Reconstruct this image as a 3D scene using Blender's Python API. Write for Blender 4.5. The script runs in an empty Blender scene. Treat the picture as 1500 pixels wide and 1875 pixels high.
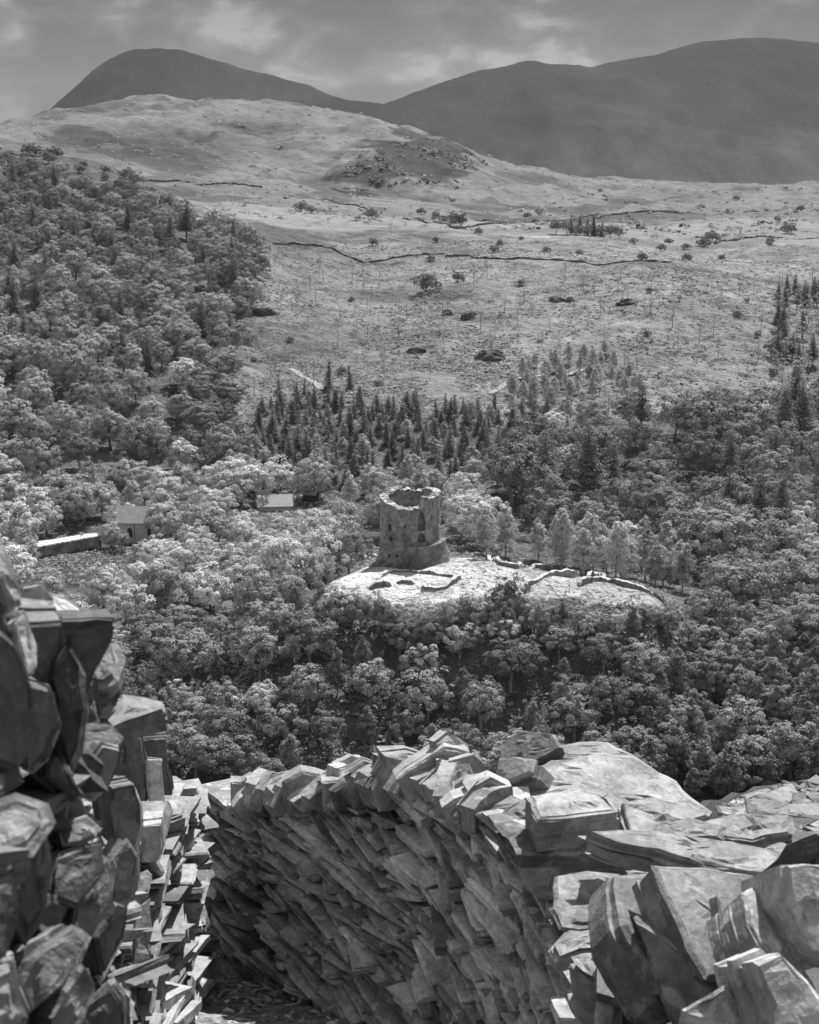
import bpy, math, random
import numpy as np
from mathutils import Vector

# ------------------------------------------------------------------ camera, sky, sun, exposure
SC = bpy.context.scene
COL = SC.collection
F = 3000.0                      # focal length in photo pixels (photo 1500 x 1875)
PITCH = math.radians(12.2)
CP, SP = math.cos(PITCH), math.sin(PITCH)
cam = bpy.data.cameras.new('camera')
cam.sensor_fit = 'HORIZONTAL'; cam.sensor_width = 36.0; cam.lens = 36.0 * F / 1500.0
cam.clip_start = 0.05; cam.clip_end = 30000
cam.dof.use_dof = True; cam.dof.focus_distance = 22.0; cam.dof.aperture_fstop = 13.0
camo = bpy.data.objects.new('camera', cam); COL.objects.link(camo)
camo.location = (0, 0, 0); camo.rotation_euler = (math.pi / 2 - PITCH, 0, 0)
SC.camera = camo
SC.view_settings.view_transform = 'Standard'; SC.view_settings.look = 'None'
SC.view_settings.exposure = 0.5; SC.view_settings.gamma = 1.0
SC.cycles.max_bounces = 6; SC.cycles.diffuse_bounces = 3; SC.cycles.glossy_bounces = 1
SC.cycles.transmission_bounces = 3; SC.cycles.volume_bounces = 0; SC.cycles.transparent_max_bounces = 4
SC.cycles.use_denoising = True

SUN_EL, SUN_AZ = math.radians(57), math.radians(24)     # azimuth from straight ahead towards the right
SDIR = Vector((math.sin(SUN_AZ) * math.cos(SUN_EL), math.cos(SUN_AZ) * math.cos(SUN_EL), math.sin(SUN_EL)))
sun = bpy.data.lights.new('sun', 'SUN'); sun.energy = 5.0; sun.angle = math.radians(0.53); sun.color = (1, 1, 1)
suno = bpy.data.objects.new('sun', sun); COL.objects.link(suno)
suno.rotation_euler = SDIR.to_track_quat('Z', 'Y').to_euler()

W = bpy.data.worlds.new('World'); SC.world = W; W.use_nodes = True
nt = W.node_tree; nt.nodes.clear()
def N(t, ty, **kw):
    n = t.nodes.new(ty)
    for k, v in kw.items():
        if k in n.inputs: n.inputs[k].default_value = v
        else: setattr(n, k, v)
    return n
def L(t, a, b): t.links.new(a, b)
def M(t, op, a, b=None, clamp=False):
    n = t.nodes.new('ShaderNodeMath'); n.operation = op; n.use_clamp = clamp
    for i, v in enumerate((a, b)):
        if v is None: continue
        if isinstance(v, (int, float)): n.inputs[i].default_value = v
        else: t.links.new(v, n.inputs[i])
    return n.outputs[0]
def RAMP(t, fac, stops, interp='LINEAR'):
    n = t.nodes.new('ShaderNodeValToRGB'); n.color_ramp.interpolation = interp
    e = n.color_ramp.elements
    while len(e) < len(stops): e.new(0.5)
    for i, (p, v) in enumerate(stops):
        e[i].position = p; e[i].color = (v, v, v, 1)
    t.links.new(fac, n.inputs[0]); return n.outputs[0]

sky = N(nt, 'ShaderNodeTexSky'); sky.sky_type = 'NISHITA'; sky.sun_disc = False
sky.sun_elevation = SUN_EL; sky.sun_rotation = SUN_AZ
bw = N(nt, 'ShaderNodeRGBToBW'); L(nt, sky.outputs[0], bw.inputs[0])
tc = N(nt, 'ShaderNodeTexCoord')
sep = N(nt, 'ShaderNodeSeparateXYZ'); L(nt, tc.outputs['Generated'], sep.inputs[0])
mp = N(nt, 'ShaderNodeMapping'); mp.inputs['Scale'].default_value = (1.0, 1.0, 2.1); mp.inputs['Location'].default_value = (0.37, 0.2, 0.03)
L(nt, tc.outputs['Generated'], mp.inputs[0])
n1 = N(nt, 'ShaderNodeTexNoise', Scale=10.0, Detail=6.0, Roughness=0.45, Distortion=0.35); L(nt, mp.outputs[0], n1.inputs['Vector'])
n2 = N(nt, 'ShaderNodeTexNoise', Scale=22.0, Detail=8.0, Roughness=0.55, Distortion=0.5); L(nt, mp.outputs[0], n2.inputs['Vector'])
mixn = M(nt, 'ADD', M(nt, 'MULTIPLY', n1.outputs[0], 0.58), M(nt, 'MULTIPLY', n2.outputs[0], 0.42))
cl = RAMP(nt, mixn, [(0.44, 0.03), (0.48, 0.058), (0.515, 0.11), (0.55, 0.20), (0.595, 0.42)])
lift = RAMP(nt, sep.outputs['Z'], [(0.0, .7), (0.045, .56), (0.1, 0.42), (0.25, 1.1), (0.6, 2.3), (1.0, 2.5)])
clb = M(nt, 'MULTIPLY', M(nt, 'MULTIPLY', cl, lift), 10.0)
mx = N(nt, 'ShaderNodeMix'); mx.data_type = 'FLOAT'; mx.inputs[0].default_value = 0.9
L(nt, bw.outputs[0], mx.inputs[2]); L(nt, clb, mx.inputs[3])
bg = N(nt, 'ShaderNodeBackground', Strength=0.1); L(nt, mx.outputs[0], bg.inputs[0])
wo = N(nt, 'ShaderNodeOutputWorld'); L(nt, bg.outputs[0], wo.inputs[0])

# ------------------------------------------------------------------ helpers
rng = np.random.default_rng(11)
random.seed(5)
def P(px, py, Y):
    """point at ground distance Y along the sight line of a photo pixel"""
    a = (px - 750) / F; b = (937.5 - py) / F
    t = Y / (CP + b * SP)
    return np.array((a * t, Y, t * (-SP + b * CP)))
def ray(px, py):
    a = (px - 750) / F; b = (937.5 - py) / F
    d = np.array((a, CP + b * SP, -SP + b * CP)); return d
def proj(p):
    p = np.asarray(p, float); x, y, z = p[..., 0], p[..., 1], p[..., 2]
    d = y * CP - z * SP; u = y * SP + z * CP
    return 750 + F * x / d, 937.5 - F * u / d, d
def inpoly(px, py, poly):
    px = np.asarray(px, float); py = np.asarray(py, float)
    c = np.zeros(px.shape, bool); n = len(poly); j = n - 1
    for i in range(n):
        xi, yi = poly[i]; xj, yj = poly[j]
        if yi != yj:
            c ^= ((yi > py) != (yj > py)) & (px < (xj - xi) * (py - yi) / (yj - yi) + xi)
        j = i
    return c
def mk(name, verts, faces, mat, parent=None, smooth=False, attrs=None, matidx=None):
    """faces: one (n,3)/(n,4) int array or a list of arrays / tuples"""
    me = bpy.data.meshes.new(name)
    verts = np.asarray(verts, np.float32).reshape(-1, 3)
    if isinstance(faces, np.ndarray): faces = [faces]
    loops = []; tot = []
    for f in faces:
        f = np.asarray(f, np.int32)
        if f.ndim == 1: f = f[None, :]
        loops.append(f.ravel()); tot.append(np.full(len(f), f.shape[1], np.int32))
    loops = np.concatenate(loops); tot = np.concatenate(tot)
    me.vertices.add(len(verts)); me.vertices.foreach_set('co', verts.ravel())
    me.loops.add(len(loops)); me.loops.foreach_set('vertex_index', loops)
    me.polygons.add(len(tot))
    start = np.concatenate(([0], np.cumsum(tot)[:-1])).astype(np.int32)
    me.polygons.foreach_set('loop_start', start); me.polygons.foreach_set('loop_total', tot)
    me.polygons.foreach_set('use_smooth', np.full(len(tot), bool(smooth)))
    me.update(calc_edges=True); me.validate()
    if attrs and 'lay' in attrs and 'tint' not in attrs: attrs = dict(attrs, tint=np.full(len(verts), rng.uniform(.6, 1.4)))
    if attrs:
        for k, v in attrs.items():
            at = me.attributes.new(k, 'FLOAT', 'POINT'); at.data.foreach_set('value', np.asarray(v, np.float32))
    for m in (mat if isinstance(mat, (list, tuple)) else [mat]): me.materials.append(m)
    if matidx is not None: me.polygons.foreach_set('material_index', np.asarray(matidx, np.int32))
    o = bpy.data.objects.new(name, me); COL.objects.link(o)
    if parent is not None: o.parent = parent
    return o
def tag(o, label=None, cat=None, group=None, kind=None):
    if label: o['label'] = label
    if cat: o['category'] = cat
    if group: o['group'] = group
    if kind: o['kind'] = kind
    return o
def empty(name, loc=(0, 0, 0), rz=0, label=None, cat=None, group=None):
    o = bpy.data.objects.new(name, None); COL.objects.link(o); o.empty_display_size = 0.3
    o.location = Vector([float(c) for c in loc]); o.rotation_euler = (0, 0, rz)
    return tag(o, label, cat, group)
class MB:
    """collects pieces into one mesh"""
    def __init__(s): s.v = []; s.f = []; s.n = 0; s.a = []; s.t = []
    def add(s, v, faces, lay=None):
        v = np.asarray(v, float).reshape(-1, 3)
        for f in (faces if isinstance(faces, list) else [faces]):
            s.f.append(np.asarray(f, np.int32) + s.n)
        s.v.append(v); s.n += len(v); s.t.append(np.full(len(v), rng.uniform(.45, 1.55)))
        s.a.append(np.zeros(len(v)) if lay is None else np.asarray(lay, float))
    def box(s, c, size, rz=0.0, jit=0.0):
        q = np.array([(x, y, z) for z in (-.5, .5) for y in (-.5, .5) for x in (-.5, .5)]) * np.asarray(size)
        if jit: q = q + rng.normal(0, jit, q.shape)
        ca, sa = math.cos(rz), math.sin(rz)
        q = np.stack((q[:, 0] * ca - q[:, 1] * sa, q[:, 0] * sa + q[:, 1] * ca, q[:, 2]), 1) + np.asarray(c)
        s.add(q, np.array([(0, 2, 3, 1), (4, 5, 7, 6), (0, 1, 5, 4), (2, 6, 7, 3), (0, 4, 6, 2), (1, 3, 7, 5)]))
    def tube(s, pts, rad, k=6):
        pts = np.asarray(pts, float); n = len(pts); vs = []
        for i in range(n):
            d = pts[min(i + 1, n - 1)] - pts[max(i - 1, 0)]; d /= np.linalg.norm(d) + 1e-9
            a = np.cross(d, (0.31, 0.87, 0.2)); a /= np.linalg.norm(a) + 1e-9; b = np.cross(d, a)
            for j in range(k):
                th = 2 * math.pi * j / k; vs.append(pts[i] + rad[i] * (a * math.cos(th) + b * math.sin(th)))
        f = [(i * k + j, i * k + (j + 1) % k, (i + 1) * k + (j + 1) % k, (i + 1) * k + j) for i in range(n - 1) for j in range(k)]
        s.add(vs, [np.array(f), np.array([list(range((n - 1) * k, n * k))])])
    def build(s, name, mat, parent=None, smooth=False, lay=False):
        return mk(name, np.concatenate(s.v), s.f, mat, parent, smooth, {'lay': np.concatenate(s.a), 'tint': np.concatenate(s.t)} if lay else None)

# value noise --------------------------------------------------------
def _h(ix, iy, s):
    n = (ix * 374761393 + iy * 668265263 + s * 974634777).astype(np.int64) & 0xffffffff
    n = ((n ^ (n >> 13)) * 1274126177) & 0xffffffff
    return ((n ^ (n >> 16)) & 0xffff) / 65535.0
def vnoise(x, y, s=0):
    x = np.asarray(x, float); y = np.asarray(y, float)
    ix = np.floor(x).astype(np.int64); iy = np.floor(y).astype(np.int64)
    fx = x - ix; fy = y - iy; fx = fx * fx * (3 - 2 * fx); fy = fy * fy * (3 - 2 * fy)
    a = _h(ix, iy, s); b = _h(ix + 1, iy, s); c = _h(ix, iy + 1, s); d = _h(ix + 1, iy + 1, s)
    return (a * (1 - fx) + b * fx) * (1 - fy) + (c * (1 - fx) + d * fx) * fy
def fbm(x, y, oct=4, s=0, gain=0.5):
    v = 0; a = 1; tot = 0
    for i in range(oct):
        v = v + a * (vnoise(x, y, s + i * 7) - 0.5); tot += a * 0.5
        x = x * 2.03 + 11.7; y = y * 2.03 - 5.3; a *= gain
    return v / tot

# ------------------------------------------------------------------ materials (a black and white world: every colour is a grey)
def new_mat(name):
    m = bpy.data.materials.new(name); m.use_nodes = True; t = m.node_tree; t.nodes.clear()
    out = N(t, 'ShaderNodeOutputMaterial'); return m, t, out
def pos(t): return N(t, 'ShaderNodeNewGeometry').outputs['Position']
def noise(t, vec, sc, det=4.0, rough=0.55, dist=0.0):
    n = N(t, 'ShaderNodeTexNoise', Scale=sc, Detail=det, Roughness=rough, Distortion=dist); L(t, vec, n.inputs['Vector']); return n.outputs[0]
def principled(t, out, col, rough=0.8, spec=0.3, normal=None):
    b = N(t, 'ShaderNodeBsdfPrincipled'); b.inputs['Roughness'].default_value = rough
    b.inputs['Specular IOR Level'].default_value = spec
    if isinstance(col, (int, float)): b.inputs['Base Color'].default_value = (col, col, col, 1)
    else: L(t, col, b.inputs['Base Color'])
    if normal is not None: L(t, normal, b.inputs['Normal'])
    L(t, b.outputs[0], out.inputs[0]); return b
def bump(t, h, strength, dist, prev=None):
    b = N(t, 'ShaderNodeBump'); b.inputs['Strength'].default_value = strength; b.inputs['Distance'].default_value = dist
    L(t, h, b.inputs['Height'])
    if prev is not None: L(t, prev, b.inputs['Normal'])
    return b.outputs[0]
def leaf_mat(name, base, var=0.3, trans=0.2, pscale=0.5):
    m, t, out = new_mat(name)
    oi = N(t, 'ShaderNodeObjectInfo')
    r = M(t, 'ADD', M(t, 'MULTIPLY', oi.outputs['Random'], 2 * var), 1 - var)
    n = RAMP(t, noise(t, pos(t), pscale, 3.0), [(0.3, 0.72), (0.7, 1.28)])
    c = M(t, 'MULTIPLY', M(t, 'MULTIPLY', r, n), base)
    cc = N(t, 'ShaderNodeCombineColor')
    for i in range(3): L(t, c, cc.inputs[i])
    d = N(t, 'ShaderNodeBsdfDiffuse'); L(t, cc.outputs[0], d.inputs[0])
    tr = N(t, 'ShaderNodeBsdfTranslucent'); L(t, cc.outputs[0], tr.inputs[0])
    mxs = N(t, 'ShaderNodeMixShader'); mxs.inputs[0].default_value = trans
    L(t, d.outputs[0], mxs.inputs[1]); L(t, tr.outputs[0], mxs.inputs[2]); L(t, mxs.outputs[0], out.inputs[0])
    return m
LEAF = leaf_mat('leaf_broad', 0.5)
LEAFM = leaf_mat('leaf_hillside', 0.36)
LEAFD = leaf_mat('leaf_oak_shaded', 0.28)  # oak leaf darkened to stand in for shade on the crag below the castle
BIRCH = leaf_mat('leaf_birch', 0.5, 0.22)
BIRCHD = leaf_mat('leaf_alder_shaded', 0.27, 0.2)  # darker copy of the birch leaf, shade of the lower slope in its colour
SPRUCE = leaf_mat('leaf_spruce', 0.22, 0.4, 0.2)
LARCH = leaf_mat('leaf_larch', 0.21, 0.25, 0.25)
GRASSTUFT = leaf_mat('leaf_tuft', 0.42, 0.3, 0.3, 0.09)
def simple(name, base, var=0.25, sc=3.0, rough=0.85, bs=0.4, bd=0.05, spec=0.2):
    m, t, out = new_mat(name); p = pos(t)
    n = noise(t, p, sc, 5.0)
    c = RAMP(t, n, [(0.3, base * (1 - var)), (0.7, base * (1 + var))])
    principled(t, out, c, rough, spec, bump(t, n, bs, bd)); return m
BARK = simple('bark', 0.14, 0.4, 4.0)
BARKP = simple('bark_pale', 0.30, 0.3, 3.0)
ROAD = simple('road_surface', 0.5, 0.08, 0.5)
TRACK = simple('track_surface', 0.27, 0.15, 0.6)
ROOF = simple('roof_sheet', 0.27, 0.15, 0.8, 0.6)
ROOFW = simple('roof_bright', 0.33, 0.08, 0.8, 0.6)
WHITEW = simple('white_wall', 0.5, 0.1, 0.7)
DARKM = simple('dark_gap', 0.04, 0.2, 2.0)
PAINTW = simple('white_paint', 0.7, 0.05, 1.0)

def slate_mat(name, base, lich=0.5, scale=1.0, sk=1.0):
    m, t, out = new_mat(name); p = pos(t)
    at = N(t, 'ShaderNodeAttribute'); at.attribute_name = 'lay'
    big = noise(t, p, 2.3 * scale, 4.0, 0.6)
    fine = noise(t, p, 38 * scale, 6.0, 0.65)
    mid = noise(t, p, 9 * scale, 5.0, 0.6, 0.6)
    cv = N(t, 'ShaderNodeCombineXYZ'); L(t, M(t, 'ADD', M(t, 'MULTIPLY', at.outputs['Fac'], 95 * scale), M(t, 'MULTIPLY', mid, 1.6)), cv.inputs[0])
    stri = N(t, 'ShaderNodeTexNoise', Scale=1.0, Detail=3.0, Roughness=0.6); stri.noise_dimensions = '3D'
    L(t, cv.outputs[0], stri.inputs['Vector'])
    tone = RAMP(t, big, [(0.32, base * 0.5), (0.5, base), (0.68, base * 1.4)])
    f1 = RAMP(t, fine, [(0.25, 0.62), (0.75, 1.3)])
    s1 = RAMP(t, stri.outputs[0], [(0.3, 1 - .34 * sk), (0.65, 1 + .15 * sk)])
    tn = N(t, 'ShaderNodeAttribute'); tn.attribute_name = 'tint'
    # lichen patches
    ln = noise(t, p, 13 * scale, 5.0, 0.62, 0.4); lm = RAMP(t, ln, [(0.56, 0.0), (0.60, lich)])
    md = RAMP(t, mid, [(0.3, 0.75), (0.55, 1.05), (0.8, 1.2)])
    c = M(t, 'MULTIPLY', M(t, 'MULTIPLY', M(t, 'MULTIPLY', M(t, 'MULTIPLY', tone, f1), s1), md), tn.outputs['Fac'])
    mxl = N(t, 'ShaderNodeMix'); mxl.data_type = 'FLOAT'; L(t, lm, mxl.inputs[0]); L(t, c, mxl.inputs[2]); mxl.inputs[3].default_value = base * 1.75
    nb = bump(t, fine, 0.8, 0.007 / scale)
    nb = bump(t, mid, 0.7, 0.012 / scale, nb)
    nb = bump(t, stri.outputs[0], 0.8 * sk, 0.010 / scale, nb)
    principled(t, out, mxl.outputs[0], 0.62, 0.35, nb); return m
SLATE = slate_mat('slate_wall', 0.41, 0.5)
SLATET = slate_mat('slate_top', 0.30, 0.3, 1.0, .7)
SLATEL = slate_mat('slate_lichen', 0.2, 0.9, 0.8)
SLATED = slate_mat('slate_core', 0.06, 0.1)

def stone_mat(name, base, sc, stain=0.0):
    m, t, out = new_mat(name); p = pos(t)
    v = N(t, 'ShaderNodeTexVoronoi', Scale=sc); L(t, p, v.inputs['Vector'])
    n = noise(t, p, sc * 0.35, 6.0, 0.65); b = noise(t, p, 0.28, 4.0, 0.6, 0.5)
    tone = RAMP(t, n, [(0.3, base * 0.65), (0.7, base * 1.3)])
    c = M(t, 'MULTIPLY', tone, RAMP(t, b, [(0.36, 0.62), (0.5, 1.0), (0.62, 1.2)]))
    vb = N(t, 'ShaderNodeRGBToBW'); L(t, v.outputs['Color'], vb.inputs[0])
    c = M(t, 'MULTIPLY', c, RAMP(t, vb.outputs[0], [(0.2, 0.8), (0.8, 1.2)]))
    nb = bump(t, v.outputs['Distance'], 0.5, 0.12); nb = bump(t, n, 0.6, 0.15, nb)
    principled(t, out, c, 0.9, 0.2, nb); return m
TOWERM = stone_mat('tower_rubble', 0.29, 2.2)
RUINM = stone_mat('ruin_rubble', 0.24, 1.6)
FIELDM = stone_mat('field_wall_stone', 0.11, 0.9)
ROCKM = stone_mat('rock_face', 0.10, 0.35)

def ground_mat():
    m, t, out = new_mat('ground_cover_soil'); p = pos(t)
    at = N(t, 'ShaderNodeAttribute'); at.attribute_name = 'tone'
    ro = N(t, 'ShaderNodeAttribute'); ro.attribute_name = 'rough'
    big = noise(t, p, 0.012, 6.0, 0.6, 0.6); mid = noise(t, p, 0.085, 6.0, 0.62, 0.4); fin = noise(t, p, 0.5, 5.0, 0.65)
    v = M(t, 'MULTIPLY', RAMP(t, big, [(0.38, 0.55), (0.47, 0.95), (0.6, 1.25)]), RAMP(t, mid, [(0.32, 0.4), (0.45, 0.95), (0.6, 1.15), (0.72, 1.5)]))
    v = M(t, 'MULTIPLY', v, RAMP(t, fin, [(0.28, 0.72), (0.46, 1.0), (0.7, 1.15)]))
    # smooth turf keeps its own tone, rough land takes the pattern
    mxr = N(t, 'ShaderNodeMix'); mxr.data_type = 'FLOAT'; L(t, ro.outputs['Fac'], mxr.inputs[0]); mxr.inputs[2].default_value = 1.0; L(t, v, mxr.inputs[3])
    c = M(t, 'MULTIPLY', at.outputs['Fac'], mxr.outputs[0])
    nb = bump(t, fin, 1.0, 1.3); nb = bump(t, mid, 1.0, 6.0, nb)
    for nd in t.nodes:
        if nd.type == 'BUMP': L(t, ro.outputs['Fac'], nd.inputs['Strength'])
    b = principled(t, out, c, 0.95, 0.1, nb); return m
GROUND = ground_mat()
def mountain_mat():
    m, t, out = new_mat('mountain_heather_haze'); p = pos(t)
    mp_ = N(t, 'ShaderNodeMapping'); mp_.inputs['Scale'].default_value = (1, .22, 1); L(t, p, mp_.inputs[0])
    big = noise(t, mp_.outputs[0], 0.0026, 8.0, 0.62, 0.6); fin = noise(t, mp_.outputs[0], 0.02, 6.0, 0.65)
    c = M(t, 'MULTIPLY', RAMP(t, big, [(0.38, 0.011), (0.5, 0.018), (0.64, 0.03)]), RAMP(t, fin, [(0.3, 0.75), (0.7, 1.25)]))
    sz_ = N(t, 'ShaderNodeSeparateXYZ'); L(t, p, sz_.inputs[0]); c = M(t, 'MULTIPLY', c, RAMP(t, M(t, 'MULTIPLY', M(t, 'ADD', sz_.outputs[2], 60.0), 1 / 450.), [(0.0, 2.7), (0.3, 1.5), (0.8, .55)]))  # tone grows lighter towards the foot, standing in for low haze
    nb = bump(t, fin, 0.8, 18.0); principled(t, out, c, 0.95, 0.05, nb); return m
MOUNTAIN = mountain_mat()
def water_mat():
    m, t, out = new_mat('lake_water'); n = noise(t, pos(t), 1.2, 3.0)
    principled(t, out, 0.015, 0.12, 0.5, bump(t, n, 0.25, 0.05)); return m
WATER = water_mat()
def gravel_mat():
    m, t, out = new_mat('slate_gravel'); p = pos(t)
    v = N(t, 'ShaderNodeTexVoronoi', Scale=38.0); L(t, p, v.inputs['Vector'])
    vb = N(t, 'ShaderNodeRGBToBW'); L(t, v.outputs['Color'], vb.inputs[0])
    c = M(t, 'MULTIPLY', RAMP(t, vb.outputs[0], [(0.2, 0.12), (0.8, 0.32)]), RAMP(t, noise(t, p, 4.0), [(0.3, .7), (.7, 1.3)]))
    principled(t, out, c, 0.8, 0.3, bump(t, v.outputs['Distance'], 0.8, 0.02)); return m
GRAVEL = gravel_mat()

# ------------------------------------------------------------------ terrain
LAKE = -106.0
CPT = []          # (az, logY, z)
def cp(px, py, Y):
    q = P(px, py, Y); CPT.append((q[0] / q[1], math.log(Y), q[2]))
def cz(px, z, Y):
    CPT.append(((px - 750) / F / 0.98, math.log(Y), z))
for x in (-300, 300, 750, 1200, 1800):
    cz(x, -1.8, 1.0); cz(x, -4.3, 6.5); cz(x, -10, 14); cz(x, -26, 32); cz(x, -60, 75); cz(x, -98, 150); cz(x, -113, 200); cz(x, -112, 250)
for x in (-100, 150, 340, 600, 900, 1200, 1500): cz(x, -106.5, 263)
# wooded crag below the castle
cp(200, 1330, 280); cp(450, 1330, 282); cp(750, 1335, 283); cp(1000, 1335, 283); cp(1250, 1330, 283); cp(1480, 1300, 285); cp(-50, 1330, 280)
cp(200, 1200, 305); cp(450, 1190, 302); cp(750, 1180, 299); cp(1000, 1180, 299); cp(1250, 1200, 303); cp(1480, 1180, 315); cp(-50, 1200, 305)
# knoll
cp(750, 1042, 322); cp(650, 1060, 316); cp(610, 1080, 312); cp(700, 1090, 306); cp(800, 1092, 305); cp(900, 1080, 308); cp(850, 1040, 322)
cp(1000, 1060, 316); cp(1100, 1078, 311); cp(1200, 1105, 306); cp(880, 1024, 330); cp(960, 1046, 325); cp(700, 1026, 332); cp(800, 1022, 336); cp(1100, 1068, 318)
cz(600, -92, 345); cz(750, -91, 362); cz(1000, -91, 352); cz(1200, -92, 345); cz(450, -92, 330)
# valley floor
for x in (-50, 150, 400): cz(x, -93, 360); cz(x, -93.5, 400)
for x in (600, 800, 1000): cz(x, -93, 400); cz(x, -91.5, 440)
cz(200, -92, 425); cz(400, -91, 440); cz(1250, -95, 390); cz(1480, -96, 380); cz(1250, -94, 440); cz(1480, -93, 440)
# conifers and felled slope
cp(450, 870, 465); cp(650, 850, 470); cp(900, 850, 470); cp(450, 765, 520); cp(650, 755, 525); cp(900, 765, 520); cp(1050, 780, 515)
cp(600, 680, 580); cp(900, 690, 575); cp(1150, 690, 580); cp(600, 590, 665); cp(900, 590, 665); cp(1200, 600, 660); cp(650, 500, 780); cp(950, 510, 770); cp(1250, 520, 760)
cp(600, 452, 870); cp(750, 470, 850); cp(950, 462, 880); cp(1250, 470, 870); cp(1450, 480, 850); cp(700, 425, 1020); cp(1000, 440, 1000); cp(1300, 440, 1050)
cp(800, 408, 1220); cp(1000, 405, 1300); cp(1300, 402, 1300); cp(1500, 410, 1250)
# right forest ground
cp(1250, 830, 480); cp(1450, 820, 490); cp(1400, 750, 550); cp(1450, 640, 640); cp(1250, 740, 545)
# left hillside
cp(0, 860, 455); cp(150, 850, 455); cp(300, 850, 462); cp(0, 700, 525); cp(150, 700, 525); cp(300, 720, 520); cp(400, 740, 520)
cp(0, 560, 620); cp(150, 560, 620); cp(300, 590, 605); cp(430, 610, 620); cp(0, 430, 730); cp(150, 440, 720); cp(300, 480, 690); cp(450, 500, 700)
cp(0, 320, 840); cp(120, 330, 830); cp(220, 345, 815); cp(350, 400, 780); cp(480, 455, 780)
cp(-100, 262, 930); cp(0, 266, 920); cp(110, 285, 900); cp(210, 310, 880); cp(340, 372, 860); cp(430, 415, 860)
cz(-100, -8, 1080); cz(0, -8, 1080); cz(150, -14, 1080); cz(300, -27, 1060); cp(430, 400, 1050)
cp(0, 262, 1500); cp(150, 285, 1450); cp(300, 330, 1400); cp(480, 370, 1300); cp(600, 385, 1280)
# middle hills
cp(-50, 224, 2250); cp(30, 218, 2300); cp(120, 203, 2400); cp(260, 182, 2500); cp(400, 190, 2450); cp(520, 180, 2350); cp(640, 190, 2350); cp(720, 198, 2300)
cp(780, 225, 2200); cp(850, 248, 2200); cp(960, 288, 2150); cp(1080, 318, 2100)
cp(560, 300, 1750); cp(700, 330, 1650); cp(750, 265, 1900); cp(860, 300, 1850); cp(400, 280, 1750); cp(200, 250, 1800); cp(300, 240, 1950); cp(600, 235, 2050)
cp(900, 370, 1550); cp(1100, 350, 1750); cp(1250, 330, 2050); cp(1400, 325, 2150); cp(1550, 326, 2150); cp(1300, 365, 1600); cp(1500, 372, 1550); cp(700, 375, 1400)
for x in (-200, 100, 400, 700, 1000, 1300, 1700): cz(x, -60, 3100); cz(x, -70, 5000); cz(x, -80, 9000)
CPT = np.array(CPT)
KU, KV = 5.0, 2.2
def _phi(r2): return 0.5 * r2 * np.log(r2 + 1e-12)
_u = CPT[:, 0] * KU; _v = CPT[:, 1] * KV; _n = len(CPT)
_K = _phi((_u[:, None] - _u) ** 2 + (_v[:, None] - _v) ** 2) + np.eye(_n) * 0.0025
_Pm = np.stack((np.ones(_n), _u, _v), 1)
_A = np.block([[_K, _Pm], [_Pm.T, np.zeros((3, 3))]])
_w = np.linalg.solve(_A, np.concatenate((CPT[:, 2], np.zeros(3))))
def Hs(x, y):
    x = np.asarray(x, float); y = np.asarray(y, float)
    sh = x.shape; x = x.ravel(); y = y.ravel()
    az = np.clip(x / np.maximum(y, 0.8), -0.34, 0.34) * KU; lv = np.log(np.maximum(y, 0.8)) * KV
    out = np.empty(len(x))
    for i in range(0, len(x), 20000):
        a = az[i:i + 20000]; b = lv[i:i + 20000]
        k = _phi((a[:, None] - _u) ** 2 + (b[:, None] - _v) ** 2)
        out[i:i + 20000] = k @ _w[:_n] + _w[_n] + _w[_n + 1] * a + _w[_n + 2] * b
    return out.reshape(sh)
KNOLL = [(590, 1095), (615, 1060), (660, 1020), (700, 1005), (820, 1005), (880, 1012), (960, 1032), (1100, 1052), (1200, 1085), (1215, 1112), (1100, 1100), (950, 1098), (800, 1110), (680, 1110)]
def Hf(x, y):
    x = np.asarray(x, float); y = np.asarray(y, float)
    z = Hs(x, y)
    kn = np.clip(1 - np.hypot((x - 12) / 52, (y - 317) / 26) ** 4, 0, 1)
    far = np.clip((y - 430) / 150, 0, 1); hill = np.clip((y - 1350) / 400, 0, 1); vf = np.clip((y - 4000) / 2000, 0, 1)
    nz = (1 - kn) * (fbm(x / 22, y / 22, 4, 3) * 1.0 * np.clip((y - 60) / 100, 0, 1) + far * (1 - hill * .4) * (fbm(x / 40, y / 50, 5, 9) * 4.0 + fbm(x / 95, y / 130, 3, 44) * 7.0 + (0.5 - np.abs(fbm(x / 30, y / 22, 3, 17))) * 1.0))
    nz = nz + kn * fbm(x / 9, y / 9, 3, 5) * 0.35
    nz = nz + hill * (1 - vf) * (fbm(x / 210, y / 260, 5, 21) * 14 - 9 + np.abs(fbm(x / 95, y / 105, 4, 27)) * -20 + fbm(x / 22, y / 26, 3, 33) * 3.0)
    return z + nz
def hit(px, py, y0=255., y1=2600.):
    d = ray(px, py); ys = np.exp(np.linspace(math.log(y0), math.log(y1), 900)); t = ys / d[1]
    g = Hs(d[0] * t, ys) - d[2] * t
    k = np.argmax(g > 0) if (g > 0).any() else len(ys) - 1
    if k > 0:
        f = g[k - 1] / (g[k - 1] - g[k]) if g[k] != g[k - 1] else 0; Y = ys[k - 1] + (ys[k] - ys[k - 1]) * f
    else: Y = ys[0]
    x = d[0] * Y / d[1]
    return np.array((x, Y, float(Hf(np.array([x]), np.array([Y]))[0])))

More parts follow.
